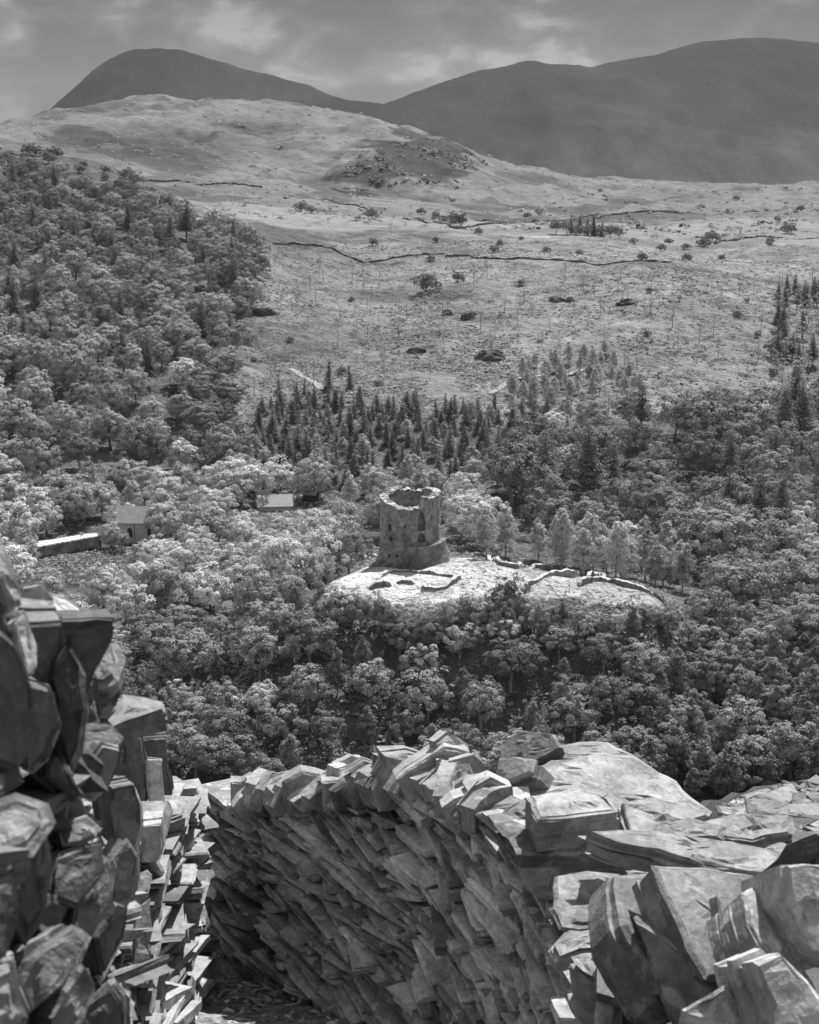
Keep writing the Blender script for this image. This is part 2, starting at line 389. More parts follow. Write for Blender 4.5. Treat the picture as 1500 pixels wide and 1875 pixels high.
WOOD = [(-200, 300), (100, 322), (230, 345), (340, 400), (480, 470), (470, 600), (430, 700), (420, 760), (1060, 770), (1500, 740), (1900, 740), (1900, 1600), (-200, 1600)]
Ys = np.concatenate((np.linspace(1.0, 20, 30)[:-1], np.exp(np.linspace(math.log(20), math.log(255), 70))[:-1], np.exp(np.linspace(math.log(255), math.log(2700), 760))[:-1], np.exp(np.linspace(math.log(2700), math.log(12000), 60))))
As = np.concatenate((np.linspace(-0.75, -0.32, 24)[:-1], np.linspace(-0.32, 0.32, 400), np.linspace(0.32, 0.75, 24)[1:]))
YY, AA = np.meshgrid(Ys, As, indexing='ij'); XX = AA * YY + np.sign(AA) * np.abs(AA) * 4
ZZ = Hf(XX, YY)
V = np.stack((XX, YY, ZZ), -1).reshape(-1, 3)
gpx, gpy, _ = proj(V); yy = V[:, 1]
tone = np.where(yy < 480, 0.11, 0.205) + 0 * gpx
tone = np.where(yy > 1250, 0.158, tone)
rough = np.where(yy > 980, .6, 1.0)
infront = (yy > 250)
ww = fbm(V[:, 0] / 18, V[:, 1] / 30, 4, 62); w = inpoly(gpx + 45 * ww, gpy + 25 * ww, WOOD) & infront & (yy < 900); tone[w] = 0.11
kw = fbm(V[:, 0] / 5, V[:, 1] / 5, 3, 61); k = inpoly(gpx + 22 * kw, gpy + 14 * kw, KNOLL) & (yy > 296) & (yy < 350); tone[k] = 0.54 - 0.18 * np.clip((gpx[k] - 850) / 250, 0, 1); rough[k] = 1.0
# the bright turf right through the knoll, bracken on the upper left slope, dark crag on the middle hill
ul = inpoly(gpx, gpy, [(-200, 240), (0, 255), (230, 300), (345, 375), (230, 350), (100, 325), (-200, 330)]) & (yy > 700) & (yy < 1000); tone[ul] = 0.12
cr = np.clip(1 - np.hypot((gpx - 755) / 170, (gpy - 287 + (gpx - 755) * .18) / 66), 0, 1); tone = np.where(yy > 1400, tone * (1 - 0.72 * np.clip((cr * 1.8 + 1.6 * fbm(V[:, 0] / 38, V[:, 1] / 45, 4, 71) - .35) * 3 * (cr > 0), 0, 1)), tone)
pat = fbm(V[:, 0] / 75, V[:, 1] / 110, 5, 83); tone = np.where(yy > 1250, tone * (1 - 0.45 * np.clip((pat - .12) * 6, 0, 1)), tone)
cr2 = np.clip(1 - np.hypot((gpx - 300) / 320, (gpy - 262) / 46), 0, 1); tone = np.where(yy > 1250, tone * (1 - 0.42 * np.clip(cr2 * 1.6, 0, 1)), tone)
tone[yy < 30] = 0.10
nY, nA = YY.shape
ii = np.arange((nY - 1) * (nA - 1)); r_, c_ = ii // (nA - 1), ii % (nA - 1); b0 = r_ * nA + c_
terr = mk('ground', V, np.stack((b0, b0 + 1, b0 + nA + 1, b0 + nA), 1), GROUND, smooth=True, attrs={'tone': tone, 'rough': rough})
tag(terr, kind='structure')

# mountains ----------------------------------------------------------
def mountain(name, sky_px, Y, foot, seed, back=1400):
    sky_px = np.array(sky_px, float)
    pxs = np.linspace(sky_px[0, 0], sky_px[-1, 0], 260); pys = np.interp(pxs, sky_px[:, 0], sky_px[:, 1])
    kk = np.hanning(7); kk /= kk.sum(); pys[3:-3] = np.convolve(pys, kk, 'valid')
    vs = np.linspace(0, 1, 90); rows = []
    for v in vs:
        row = []
        if v <= 0.62: s = v / 0.62                        # foot -> crest
        for px, py in zip(pxs, pys):
            c = P(px, py, Y)
            if v <= 0.62:
                y = foot + (Y - foot) * s; z = -90 + (c[2] + 90) * (s ** 1.25)
                x = c[0] * (y / Y) ** 0.35
            else:
                s2 = (v - 0.62) / 0.38; y = Y + back * s2; z = c[2] * (1 - s2 ** 1.3) - 90 * s2; x = c[0]
            row.append((x, y, z))
        rows.append(row)
    R = np.array(rows); s_ = np.clip(vs / 0.62, 0, 1)[:, None]
    env = np.sin(np.clip(s_, 0, 1) * math.pi) ** 0.8 * (vs[:, None] < 0.62)
    R[..., 2] += env * (fbm(R[..., 0] / 420 + R[..., 1] / 2600, R[..., 1] / 1500, 5, seed) * 85 + fbm(R[..., 0] / 110, R[..., 1] / 260, 4, seed + 5) * 26)
    R[..., 2] += (vs[:, None] < 0.7) * s_ ** 6 * fbm(R[..., 0] / 60, R[..., 1] / 90, 4, seed + 3) * 5
    nv, nu = R.shape[:2]; ii = np.arange((nv - 1) * (nu - 1)); a = ii // (nu - 1) * nu + ii % (nu - 1)
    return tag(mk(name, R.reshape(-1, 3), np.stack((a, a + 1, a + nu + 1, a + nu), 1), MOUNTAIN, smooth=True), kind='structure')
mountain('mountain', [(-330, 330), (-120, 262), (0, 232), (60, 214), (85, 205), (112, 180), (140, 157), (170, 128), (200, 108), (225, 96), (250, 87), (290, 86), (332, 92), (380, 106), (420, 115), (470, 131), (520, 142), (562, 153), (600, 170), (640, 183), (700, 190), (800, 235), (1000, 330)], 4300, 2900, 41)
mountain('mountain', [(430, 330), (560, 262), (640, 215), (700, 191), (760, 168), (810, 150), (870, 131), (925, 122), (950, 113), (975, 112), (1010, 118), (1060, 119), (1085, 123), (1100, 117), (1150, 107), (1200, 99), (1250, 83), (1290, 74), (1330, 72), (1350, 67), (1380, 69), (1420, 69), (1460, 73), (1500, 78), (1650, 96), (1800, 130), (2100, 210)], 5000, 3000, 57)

# lake, road, tracks --------------------------------------------------
tag(mk('lake_water', [(-260, 90, LAKE), (260, 90, LAKE), (260, 272, LAKE), (-260, 272, LAKE)], np.array([(0, 1, 2, 3)]), WATER), kind='structure')
def ribbon(name, pts_px, width, mat, lift=0.25):
    ctrl = np.array([hit(*p) for p in pts_px]); seg = np.concatenate(([0], np.cumsum(np.linalg.norm(np.diff(ctrl[:, :2], axis=0), axis=1))))
    s = np.linspace(0, seg[-1], max(8, int(seg[-1] / 2.0))); x = np.interp(s, seg, ctrl[:, 0]); y = np.interp(s, seg, ctrl[:, 1])
    dx = np.gradient(x); dy = np.gradient(y); l = np.hypot(dx, dy) + 1e-9; nx, ny = -dy / l, dx / l
    cols = []
    for o in (-.5, -.2, .2, .5):
        X = x + nx * width * o; Yv = y + ny * width * o; cols.append(np.stack((X, Yv, Hf(X, Yv) + lift), 1))
    c = np.stack(cols, 1); zc = c[:, :, 2].max(1, keepdims=True); c[:, :, 2] = c[:, :, 2] * .3 + zc * .7
    n = len(x); f = [(i * 4 + j, (i + 1) * 4 + j, (i + 1) * 4 + j + 1, i * 4 + j + 1) for i in range(n - 1) for j in range(3)]
    return tag(mk(name, c.reshape(-1, 3), np.array(f), mat, smooth=True), kind='structure')
def level_strip(name, quad_px, Y0s, mat):
    v = [P(px, py, Y) for (px, py), Y in zip(quad_px, Y0s)]
    return tag(mk(name, v, np.array([(0, 1, 2, 3)]), mat), kind='structure')
ribbon('track', [(530, 668), (548, 684), (566, 692), (580, 705), (588, 716), (604, 726)], 2.4, TRACK)
ribbon('track', [(898, 726), (915, 716), (930, 704), (952, 694), (985, 690), (1010, 684), (1040, 686), (1075, 676)], 2.3, TRACK)
def onz(px, py, z):
    d = ray(px, py); return d * (z / d[2])

# ------------------------------------------------------------------ castle
gz = -81.6
TC = P(751, 1022, 329); TC[2] = gz; TR = 6.35; TH = 13.6
castle = empty('castle_tower', TC, 0, 'ruined round stone keep with open top standing on the bright turf knoll', 'castle')
def rim_h(th):
    # th measured from the camera-facing side (-y), positive to the right (+x)
    d = math.degrees(th)
    tab = [(-180, .3), (-150, .55), (-125, .2), (-100, .15), (-80, .25), (-62, .0), (-40, -.55), (-15, -.95), (8, -1.0), (24, -.75), (27, .55), (45, .55), (80, .75), (110, .9), (140, .7), (150, .1), (165, .15), (180, .3)]
    return 1.45 * float(np.interp(d, [a for a, b in tab], [b for a, b in tab]))
nth, nz_ = 180, 44
vo = []; TI = TR - 1.75
hs = np.array([rim_h(-math.pi + 2 * math.pi * i / nth) for i in range(nth)])
jag = np.array([fbm(np.array([i * .35]), np.array([1.0]), 3, 4)[0] for i in range(nth)]) * .45 + np.round(rng.normal(0, .1, nth) / .16) * .08
for kz in range(nz_ + 1):
    for i in range(nth):
        th = -math.pi + 2 * math.pi * i / nth; H = TH + hs[i] + jag[i]
        z = -2.0 + (H + 2.0) * kz / nz_
        batter = 0.85 * max(0, (3.6 - z) / 3.6) ** 1.6 if z < 3.6 else 0
        r = TR - 0.018 * max(z, 0) + batter + 0.10 * fbm(np.array([th * 9]), np.array([z * 1.3]), 3, 8)[0]
        vo.append((r * math.sin(th), -r * math.cos(th), z))
no = len(vo)
for kz in range(nz_ + 1):
    for i in range(nth):
        th = -math.pi + 2 * math.pi * i / nth; H = TH + hs[i] * .9 + jag[(i + 5) % nth]
        z = H - (H - 1.0) * kz / nz_
        r = TI + 0.12 * fbm(np.array([th * 7]), np.array([z]), 3, 18)[0] + 0.35 * fbm(np.array([th * 3.1]), np.array([.5]), 3, 28)[0]
        vo.append((r * math.sin(th), -r * math.cos(th), z))
fo = []
for kz in range(nz_):
    for i in range(nth):
        j = (i + 1) % nth
        fo.append((kz * nth + i, kz * nth + j, (kz + 1) * nth + j, (kz + 1) * nth + i))
        fo.append((no + kz * nth + i, no + kz * nth + j, no + (kz + 1) * nth + j, no + (kz + 1) * nth + i))
for i in range(nth):
    j = (i + 1) % nth
    fo.append((nz_ * nth + i, nz_ * nth + j, no + j, no + i))
    
bot = [tuple(range(nth - 1, -1, -1))]; topc = [tuple(no + nz_ * nth + i for i in range(nth))]
wall = mk('wall', vo, [np.array(fo), np.array(bot), np.array(topc)], TOWERM)
# openings cut right into the masonry
def cutter(zx, zy, w_, h_, shape, depth=1.45):
    """opening centred on close-up pixel (zx, zy) of the tower, sizes in metres"""
    px = 550 + zx / 3.75; py = 850 + zy / 3.75
    x = (px - 750) / F * 333 - TC[0]; th = math.asin(max(-.98, min(.98, x / TR)))
    yw = TC[1] - TR * math.cos(th); p = P(px, py, yw); z = p[2] - gz
    pts = []
    if shape == 'arch': pts = [(-w_/2, -h_/2), (w_/2, -h_/2), (w_*.5, h_*.12), (w_*.36, h_*.3), (0, h_/2), (-w_*.36, h_*.3), (-w_*.5, h_*.12)]
    elif shape == 'round': pts = [(w_/2*math.cos(a), h_/2*math.sin(a)) for a in np.linspace(0, 2*math.pi, 10, endpoint=False)]
    else: pts = [(-w_/2, -h_/2), (w_/2, -h_/2), (w_*.46, h_*.5), (-w_*.5, h_*.47)]
    er = np.array((math.sin(th), -math.cos(th), 0)); et = np.array((math.cos(th), math.sin(th), 0))
    v = []
    for rr in (TR + 1.2, TR - depth):
        for a, b in pts: v.append(er * rr + et * a + np.array((0, 0, z + b)))
    n = len(pts)
    f = [tuple(range(n)), tuple(range(2 * n - 1, n - 1, -1))] + [(i, n + i, n + (i + 1) % n, (i + 1) % n) for i in range(n)]
    me = bpy.data.meshes.new('cut'); me.from_pydata([tuple(q) for q in v], [], f)
    import bmesh
    bm = bmesh.new(); bm.from_mesh(me); bmesh.ops.recalc_face_normals(bm, faces=bm.faces); bm.to_mesh(me); bm.free()
    o = bpy.data.objects.new('cut', me); COL.objects.link(o); return o
import bmesh
bm = bmesh.new(); bm.from_mesh(wall.data); bmesh.ops.recalc_face_normals(bm, faces=bm.faces); bm.to_mesh(wall.data); bm.free()
CUTS = [(836, 390, 1.6, 4.3, 'arch'), (836, 506, 1.7, 2.2, 'arch'), (611, 436, 1.0, 1.6, 'sq'), (618, 515, 1.1, 1.1, 'round'), (615, 630, .6, .85, 'sq'), (664, 632, .55, .6, 'sq'),
        (908, 362, .32, .95, 'sq'), (913, 272, .32, 1.0, 'sq'), (718, 430, .28, .9, 'sq'), (560, 382, .5, 1.1, 'sq'), (947, 386, .45, .9, 'sq')]
cuts = [cutter(*c) for c in CUTS]
for c in cuts:
    md = wall.modifiers.new('b', 'BOOLEAN'); md.operation = 'DIFFERENCE'; md.object = c; md.solver = 'EXACT'
dg = bpy.context.evaluated_depsgraph_get()
me2 = bpy.data.meshes.new_from_object(wall.evaluated_get(dg))
if len(me2.vertices) > 2000:
    wall.modifiers.clear(); wall.data = me2
for c in cuts: bpy.data.objects.remove(c)
wall.parent = castle
# stones lying along the rim, their sunlit brightness put into the colour
mb = MB()
for i in range(0, nth):
    th = -math.pi + 2 * math.pi * (i + .5) / nth
    for q in range(2):
        r = TI + (TR - TI) * rng.uniform(.06, .94)
        mb.box((r * math.sin(th), -r * math.cos(th), TH + hs[i] + jag[i] + rng.uniform(-.08, .06)), (rng.uniform(.2, .5), rng.uniform(.2, .4), rng.uniform(.06, .16)), th + rng.uniform(-.5, .5), .04)
vr = []
for i in range(nth):
    th = -math.pi + 2 * math.pi * i / nth
    for r, dz in ((TI + .1, .05), (TR - .12, .05), (TR - .12, -.1), (TI + .1, -.1)): vr.append((r * math.sin(th), -r * math.cos(th), TH + hs[i] + jag[i] + dz))
mb.add(vr, np.array([(i * 4 + j, ((i + 1) % nth) * 4 + j, ((i + 1) % nth) * 4 + (j + 1) % 4, i * 4 + (j + 1) % 4) for i in range(nth) for j in range(4)]))
RIMM = stone_mat('rim_stone_sunlit', 0.5, 3.0)
mb.build('wall_top', RIMM, castle)
# lower forebuilding that wraps the right front of the keep
def forebuilding():
    a0, a1 = math.radians(-12), math.radians(84); n = 40; vo = []; rows = 12
    for side in (0, 1):
        for k in range(rows + 1):
            for i in range(n + 1):
                th = a0 + (a1 - a0) * i / n; s = i / n
                top = 5.0 - 0.35 * math.sin(s * math.pi) + .25 * s + rng.normal(0, .05)
                z = -1.6 + (top + 1.6) * k / rows
                r = (TR + 1.15 + 0.9 * max(0, 1 - z / 4.5) ** 1.5 + .12 * fbm(np.array([th * 8.]), np.array([z]), 2, 3)[0]) if side == 0 else TR - .3
                if side == 0: r -= 1.0 * max(0, .12 - s) / .12
                vo.append((r * math.sin(th), -r * math.cos(th), z))
    m_ = (rows + 1) * (n + 1); f = []
    for side in (0, 1):
        for k in range(rows):
            for i in range(n):
                a = side * m_ + k * (n + 1) + i; f.append((a, a + 1, a + n + 2, a + n + 1))
    for i in range(n):
        a = rows * (n + 1) + i; f.append((a, a + 1, m_ + a + 1, m_ + a))
    for k in range(rows):
        for i in (0, n):
            a = k * (n + 1) + i; f.append((a, a + n + 1, m_ + a + n + 1, m_ + a))
    return mk('forebuilding', vo, np.array(f), stone_mat('forebuilding_rubble', 0.2, 2.2), castle)
forebuilding()
# rough footing of rubble on the left front
mb = MB()
for i in range(130):
    th = rng.uniform(math.radians(-75), math.radians(30)); r = TR + rng.uniform(.5, 2.3); s = rng.uniform(.3, 1.0)
    x, y = r * math.sin(th), -r * math.cos(th); zt = float(Hf(np.array([x + TC[0]]), np.array([y + TC[1]]))[0]) - gz
    mb.box((x, y, zt + (TR + 2.4 - r) * .28 + .05), (s, s * rng.uniform(.6, 1), s * rng.uniform(.4, .8)), rng.uniform(0, 3), .07)
mb.build('footing', RUINM, castle)

def ruin_wall(name, pts_px, h, th, label, cat, mat=RUINM, group=None, jag=.3, parts=True, y0=255., lift=0):
    ctrl = np.array([hit(px, py, y0) for px, py in pts_px]); seg = np.concatenate(([0], np.cumsum(np.linalg.norm(np.diff(ctrl[:, :2], axis=0), axis=1))))
    st = .45 if th < 1 and seg[-1] < 60 else max(.7, seg[-1] / 260); s = np.arange(0, seg[-1] + st, st); s[-1] = seg[-1] if s[-1] > seg[-1] else s[-1]
    x = np.interp(s, seg, ctrl[:, 0]); y = np.interp(s, seg, ctrl[:, 1])
    x = x + rng.normal(0, .06, len(x)); y = y + rng.normal(0, .06, len(y))
    dx = np.gradient(x); dy = np.gradient(y); l = np.hypot(dx, dy) + 1e-9; nx, ny = -dy / l, dx / l; g = Hf(x, y)
    hh = h * (1 + jag * 2 * (vnoise(s * .35, s * 0 + 3, len(s)) - .5)) + rng.normal(0, .06, len(s)); hh *= np.clip(np.minimum(s, seg[-1] - s) / 1.2 + .35, 0, 1)
    V_ = []
    for o, zf in ((-.55, None), (-.5, 1.), (0, 1.06), (.5, 1.), (.55, None)):
        z = g - .8 if zf is None else g + hh * zf + rng.normal(0, .04, len(s))
        V_.append(np.stack((x + nx * th * o, y + ny * th * o, z + lift), 1))
    V_ = np.stack(V_, 1); n = len(s)
    f = [(i * 5 + j, i * 5 + j + 1, (i + 1) * 5 + j + 1, (i + 1) * 5 + j) for i in range(n - 1) for j in range(4)]
    ends = [np.array([(0, 1, 2, 3, 4)]), np.array([tuple((n - 1) * 5 + j for j in (4, 3, 2, 1, 0))])]
    return tag(mk(name, V_.reshape(-1, 3), [np.array(f)] + ends, [mat, RIMM], matidx=[1 if (k % 4 in (1, 2) and mat is RUINM) else 0 for k in range(len(f))] + [0, 0]), label, cat, group)  # ruin tops get the lighter stone copy, sunlight put into the colour
def z3(x, y): return (550 + x / 3.75, 850 + y / 3.75)
ruin_wall('ruined_wall', [z3(535, 790), z3(590, 755), z3(640, 738), z3(760, 742), z3(880, 752), z3(985, 768), z3(1050, 775)], 0.54, 0.77, 'low ruined wall line in front of the keep, the back side of the small rectangular foundation', 'ruined wall', jag=.55)
ruin_wall('ruined_wall', [z3(1090, 788), z3(1060, 812), z3(1020, 832), z3(1000, 850), z3(940, 856), z3(840, 848)], 0.79, 0.94, 'low ruined wall stub closing the right end of the small foundation in front of the keep', 'ruined wall', jag=.55)
ruin_wall('ruined_wall', [z3(475, 856), z3(540, 838), z3(625, 832)], 0.68, 0.77, 'short low ruined wall at the left front corner of the small foundation', 'ruined wall', jag=.55)
ruin_wall('ruined_wall', [z3(660, 815), z3(720, 812), z3(790, 818)], 0.58, 0.68, 'short low ruined wall in the middle of the front side of the foundation', 'ruined wall', jag=.55)
def z6(x, y): return (750 + x / 2, 950 + y / 2)
ruin_wall('ruined_wall', [z6(245, 132), z6(285, 148), z6(330, 172), z6(390, 186), z6(455, 174), z6(525, 186)], 0.79, 0.85, 'low curved ruined wall along the back edge of the turf right of the keep', 'ruined wall', jag=.55)
ruin_wall('ruined_wall', [z6(425, 248), z6(470, 228), z6(530, 206), z6(600, 212), z6(680, 210), z6(712, 222)], 1.08, 0.85, 'long low ruined wall rising across the right part of the knoll', 'ruined wall', jag=.55)
ruin_wall('ruined_wall', [z6(620, 248), z6(700, 226), z6(790, 248), z6(870, 270), z6(925, 300)], 0.86, 0.85, 'low ruined wall at the far right tip of the knoll', 'ruined wall', jag=.55)
ruin_wall('ruined_wall', [z3(445, 642), z3(480, 628), z3(525, 640)], 0.43, 0.68, 'short bright ruined wall end against the left foot of the keep', 'ruined wall', jag=.55)

# ------------------------------------------------------------------ field walls on the felled slope and plateau
def field(pts, label, h=1.3, y0=500.): ruin_wall('field_wall', pts, h * .68, .7, label, 'field wall', FIELDM, 'dry stone walls across the open hillside', .42, y0=y0)
field([(500, 440), (540, 446), (575, 451), (610, 461), (640, 471), (665, 479), (700, 479), (760, 472), (815, 471)], 'dark dry stone wall dipping across the top of the felled slope above the left wood', 1.15)
field([(815, 474), (860, 476), (888, 486), (920, 489), (1000, 492), (1090, 500), (1150, 492), (1230, 488)], 'thin dark field wall running on to the right below the farm', 1.2)
field([(590, 361), (640, 374), (690, 388), (740, 398), (800, 412), (830, 420), (900, 421), (950, 416)], 'field wall slanting down over the plateau to the left of the farm', 1.5)
field([(700, 392), (800, 399), (900, 402), (1000, 398), (1100, 399), (1250, 396)], 'long level field wall behind the farm trees', 1.6)
field([(1280, 444), (1340, 434), (1400, 428), (1450, 431), (1540, 432)], 'dark field wall curving over the right end of the plateau', 1.5)
field([(1100, 386), (1200, 378), (1300, 371), (1420, 366), (1540, 366)], 'faint far field wall on the upper right moor', 1.8)
field([(250, 320), (310, 327), (370, 330), (420, 332), (480, 338)], 'short dark field wall at the foot of the middle hill on the left', 2.0, 950.)

# ------------------------------------------------------------------ houses, road, pole
def gable_house(name, px, py, Y, rz, lx, wy, hw, hr, wallm, roofm, label, cat, door=None, windows=(), lift=0.):
    p = P(px, py, Y); p[2] += lift
    o = empty(name, p, rz, label, cat); mb = MB(); x, y = lx / 2, wy / 2
    v = [(-x, -y, -3), (x, -y, -3), (x, y, -3), (-x, y, -3), (-x, -y, hw), (x, -y, hw), (x, y, hw), (-x, y, hw), (-x, 0, hw + hr), (x, 0, hw + hr)]
    mb.add(v, [np.array([(0, 1, 5, 4), (2, 3, 7, 6)]), np.array([(1, 2, 6, 9, 5)]), np.array([(3, 0, 4, 8, 7)])]); mb.build('wall', wallm, o)
    mr = MB(); e = .35; t_ = .12; k_ = hr / y
    for s in (-1, 1):
        ve = [(-x - e, s * (y + e), hw - e * k_), (x + e, s * (y + e), hw - e * k_), (x + e, 0, hw + hr), (-x - e, 0, hw + hr)]
        ve = ve + [(a, b, c + t_) for a, b, c in ve]
        mr.add(ve, np.array([(0, 1, 2, 3), (4, 5, 6, 7), (0, 1, 5, 4), (1, 2, 6, 5), (3, 0, 4, 7)]))
        if roofm is ROOF:
            for i in range(int(lx / .9)):
                xx = -x + (i + .5) * .9
                mr.add([(xx - .05, s * (y + e), hw - e * k_ + t_ + .01), (xx + .05, s * (y + e), hw - e * k_ + t_ + .01), (xx + .05, 0, hw + hr + t_ + .01), (xx - .05, 0, hw + hr + t_ + .01),
                        (xx - .05, s * (y + e), hw - e * k_ + t_ + .07), (xx + .05, s * (y + e), hw - e * k_ + t_ + .07), (xx + .05, 0, hw + hr + t_ + .07), (xx - .05, 0, hw + hr + t_ + .07)], np.array([(4, 5, 6, 7), (0, 1, 5, 4), (1, 2, 6, 5), (0, 3, 7, 4)]))
    mr.build('roof', roofm, o)
    def arch(cx, w_, h_, z0, nm, m):
        q = MB(); pr = [(-w_/2, 0), (w_/2, 0), (w_/2, h_*.65), (w_*.3, h_*.9), (0, h_), (-w_*.3, h_*.9), (-w_/2, h_*.65)]; n = len(pr)
        vv = [(cx + a, -y - .06, z0 + b) for a, b in pr] + [(cx + a, -y + .02, z0 + b) for a, b in pr]
        q.add(vv, [np.array([tuple(range(n))]), np.array([(i, (i + 1) % n, n + (i + 1) % n, n + i) for i in range(n)])]); return q.build(nm, m, o)
    if door is not None: arch(door, 1.5, 2.9, .1, 'door', DARKM)
    for wx in windows: arch(wx, .9, 2.0, .9, 'window', DARKM)
    if door is not None:
        q = MB(); q.tube([(door + 1.25, -y - .12, hw - .1), (door + 1.25, -y - .12, -.5)], [.07, .07], 6); q.build('drainpipe', DARKM, o)
    return o
gable_house('hall', 268, 983, 402, math.radians(-6), 13, 7.5, 4.3, 3.3, WHITEW, ROOF, 'pale hall with ribbed pitched roof and dark arched door among the valley trees', 'building', -3.2, (1.8, 5.0), .2)
gable_house('house', 503, 946, 432, math.radians(8), 9, 6, 2.8, 2.4, WHITEW, ROOFW, 'bright roofed house half hidden by trees left of the keep', 'house', lift=.8)
gable_house('shed', 570, 922, 440, math.radians(-20), 3.6, 3, 2.0, .8, DARKM, ROOFW, 'tiny shed with a bright roof among the trees left of the keep', 'shed', lift=.9)
gable_house('barn', 988, 445, 985, math.radians(5), 11, 6, 2.2, 1.6, FIELDM, ROOFW, 'low farm barn with a white roof beside the farm trees on the plateau', 'barn')
zr = -91.0
rd = [onz(70, 1004, zr), onz(94, 1000, zr), onz(140, 992, zr), onz(184, 983, zr), onz(184, 976, zr), onz(160, 977, zr), onz(94, 988, zr), onz(60, 992, zr)]
mb = MB(); mb.add([tuple(q) for q in rd] + [(q[0], q[1], q[2] - .5) for q in rd], [np.array([(0, 1, 6, 7), (1, 2, 5, 6), (2, 3, 4, 5)]), np.array([(0, 8, 9, 1), (1, 9, 10, 2), (2, 10, 11, 3)])])
tag(mb.build('road', ROAD), kind='structure')
mb = MB()
for k in range(44):
    s = k / 43; p0 = np.array(rd[0]) * (1 - s) + np.array(rd[3]) * s
    mb.box((p0[0], p0[1] - .5, zr - .9 + rng.uniform(-.05, .05)), (rng.uniform(.5, .75), .6, 2.7), rng.uniform(-.1, .1), .05)
tag(mb.build('road_wall', RUINM), 'dark stone wall holding up the near edge of the bright road', 'wall')
pp = onz(150, 988, zr)
sg = empty('road_sign', pp, 0, 'small white road sign on two posts beside the bright road', 'sign'); 
q = MB(); q.box((-.3, 0, .9), (.1, .1, 1.8)); q.build('post', PAINTW, sg); q = MB(); q.box((.3, 0, .9), (.1, .1, 1.8)); q.build('post', PAINTW, sg)
q = MB(); q.box((0, -.08, 1.35), (.8, .05, .7)); q.build('sign_plate', PAINTW, sg)
pp = onz(98, 978, -91.5); q = MB(); q.tube([pp + np.array((0, 0, -.5)), pp + np.array((0, 0, 5.2))], [.13, .09], 7)
te = empty('telegraph_pole', pp, 0, 'thin wooden telegraph pole at the left end of the bright road', 'pole')
q = MB(); q.tube([(0, 0, -.5), (0, 0, 5.4)], [.14, .1], 7); q.build('shaft', BARKP, te); q = MB(); q.box((0, 0, 5.0), (1.2, .1, .1)); q.build('crossarm', BARKP, te)

# ------------------------------------------------------------------ trees: one prototype mesh set per kind, then copies
def quads(cen, nor, size, asp=.75):
    n = len(cen); nor = nor / (np.linalg.norm(nor, axis=1, keepdims=True) + 1e-9)
    a = rng.normal(size=(n, 3)); a -= (a * nor).sum(1, keepdims=True) * nor; a /= np.linalg.norm(a, axis=1, keepdims=True) + 1e-9
    b = np.cross(nor, a); s = np.asarray(size).reshape(-1, 1) * .5
    v = np.stack((cen + a * s, cen + b * s * asp + nor * s * .15, cen - a * s, cen - b * s * asp + nor * s * .1), 1)
    return v.reshape(-1, 3), np.arange(4 * n).reshape(n, 4)
def sphere_dirs(n):
    i = np.arange(n) + .5; ph = np.arccos(1 - 2 * i / n); th = math.pi * (1 + 5 ** .5) * i + rng.uniform(0, 6)
    d = np.stack((np.cos(th) * np.sin(ph), np.sin(th) * np.sin(ph), np.cos(ph)), 1) + rng.normal(0, .16, (n, 3))
    return d / np.linalg.norm(d, axis=1, keepdims=True)
def crown_blob(c, rad, nclump, crad, nleaf, leaf, seed, low=-.45, ragged=.28, upw=.35, rnd=.45):
    d = sphere_dirs(nclump); d = d[d[:, 2] > low]; ph = rng.uniform(0, 6, 6)
    lob = 1 + ragged * (np.sin(d[:, 0] * 4 + ph[0]) * .5 + np.sin(d[:, 1] * 5 + ph[1]) * .5 + np.sin(d[:, 2] * 6 + ph[2]) * .4)
    r = rng.uniform(.68, 1.0, len(d)) * lob
    cc = np.asarray(c) + d * np.asarray(rad) * r[:, None]
    inner = np.asarray(c) + sphere_dirs(max(4, nclump // 4)) * np.asarray(rad) * .42; cc = np.concatenate((cc, inner)); dd = np.concatenate((d, d[:len(inner)]))
    cen = []; nor = []; sz = []
    for k in range(len(cc)):
        dome = (cc[k] - np.asarray(c)) / np.asarray(rad); dome = dome / (np.linalg.norm(dome) + 1e-6)
        R = rng.uniform(*crad); e = rng.normal(size=(nleaf, 3)) + dd[k] * .55 + np.array((0, 0, upw)); e /= np.linalg.norm(e, axis=1, keepdims=True)
        cen.append(cc[k] + e * R * rng.uniform(.55, 1.05, (nleaf, 1)) * np.array((1, 1, .72))); nor.append(e * .55 + dome * .75 + rng.normal(0, rnd, (nleaf, 3)) + np.array((0, 0, .1))); sz.append(rng.uniform(leaf * .7, leaf * 1.3, nleaf))
    return np.concatenate(cen), np.concatenate(nor), np.concatenate(sz), cc
def limbs(mb, base, top, r0, targets, n):
    idx = rng.permutation(len(targets))[:n]
    for k in idx:
        t = targets[k]; s = np.array(base) + (np.array(top) - np.array(base)) * rng.uniform(.45, 1); m_ = (s + t) / 2 + rng.normal(0, .35, 3)
        mb.tube([s, m_, t], [r0 * .5, r0 * .3, r0 * .1], 5)
PROTO = {}
def proto(kind, crown, trunk, leafm, bark):
    cv, cn, cs = crown; v, f = quads(cv, cn, cs)
    co = mk('crown', v, f, leafm); tr = trunk.build('trunk', bark); COL.objects.unlink(co); COL.objects.unlink(tr)
    PROTO.setdefault(kind, []).append((co, tr))
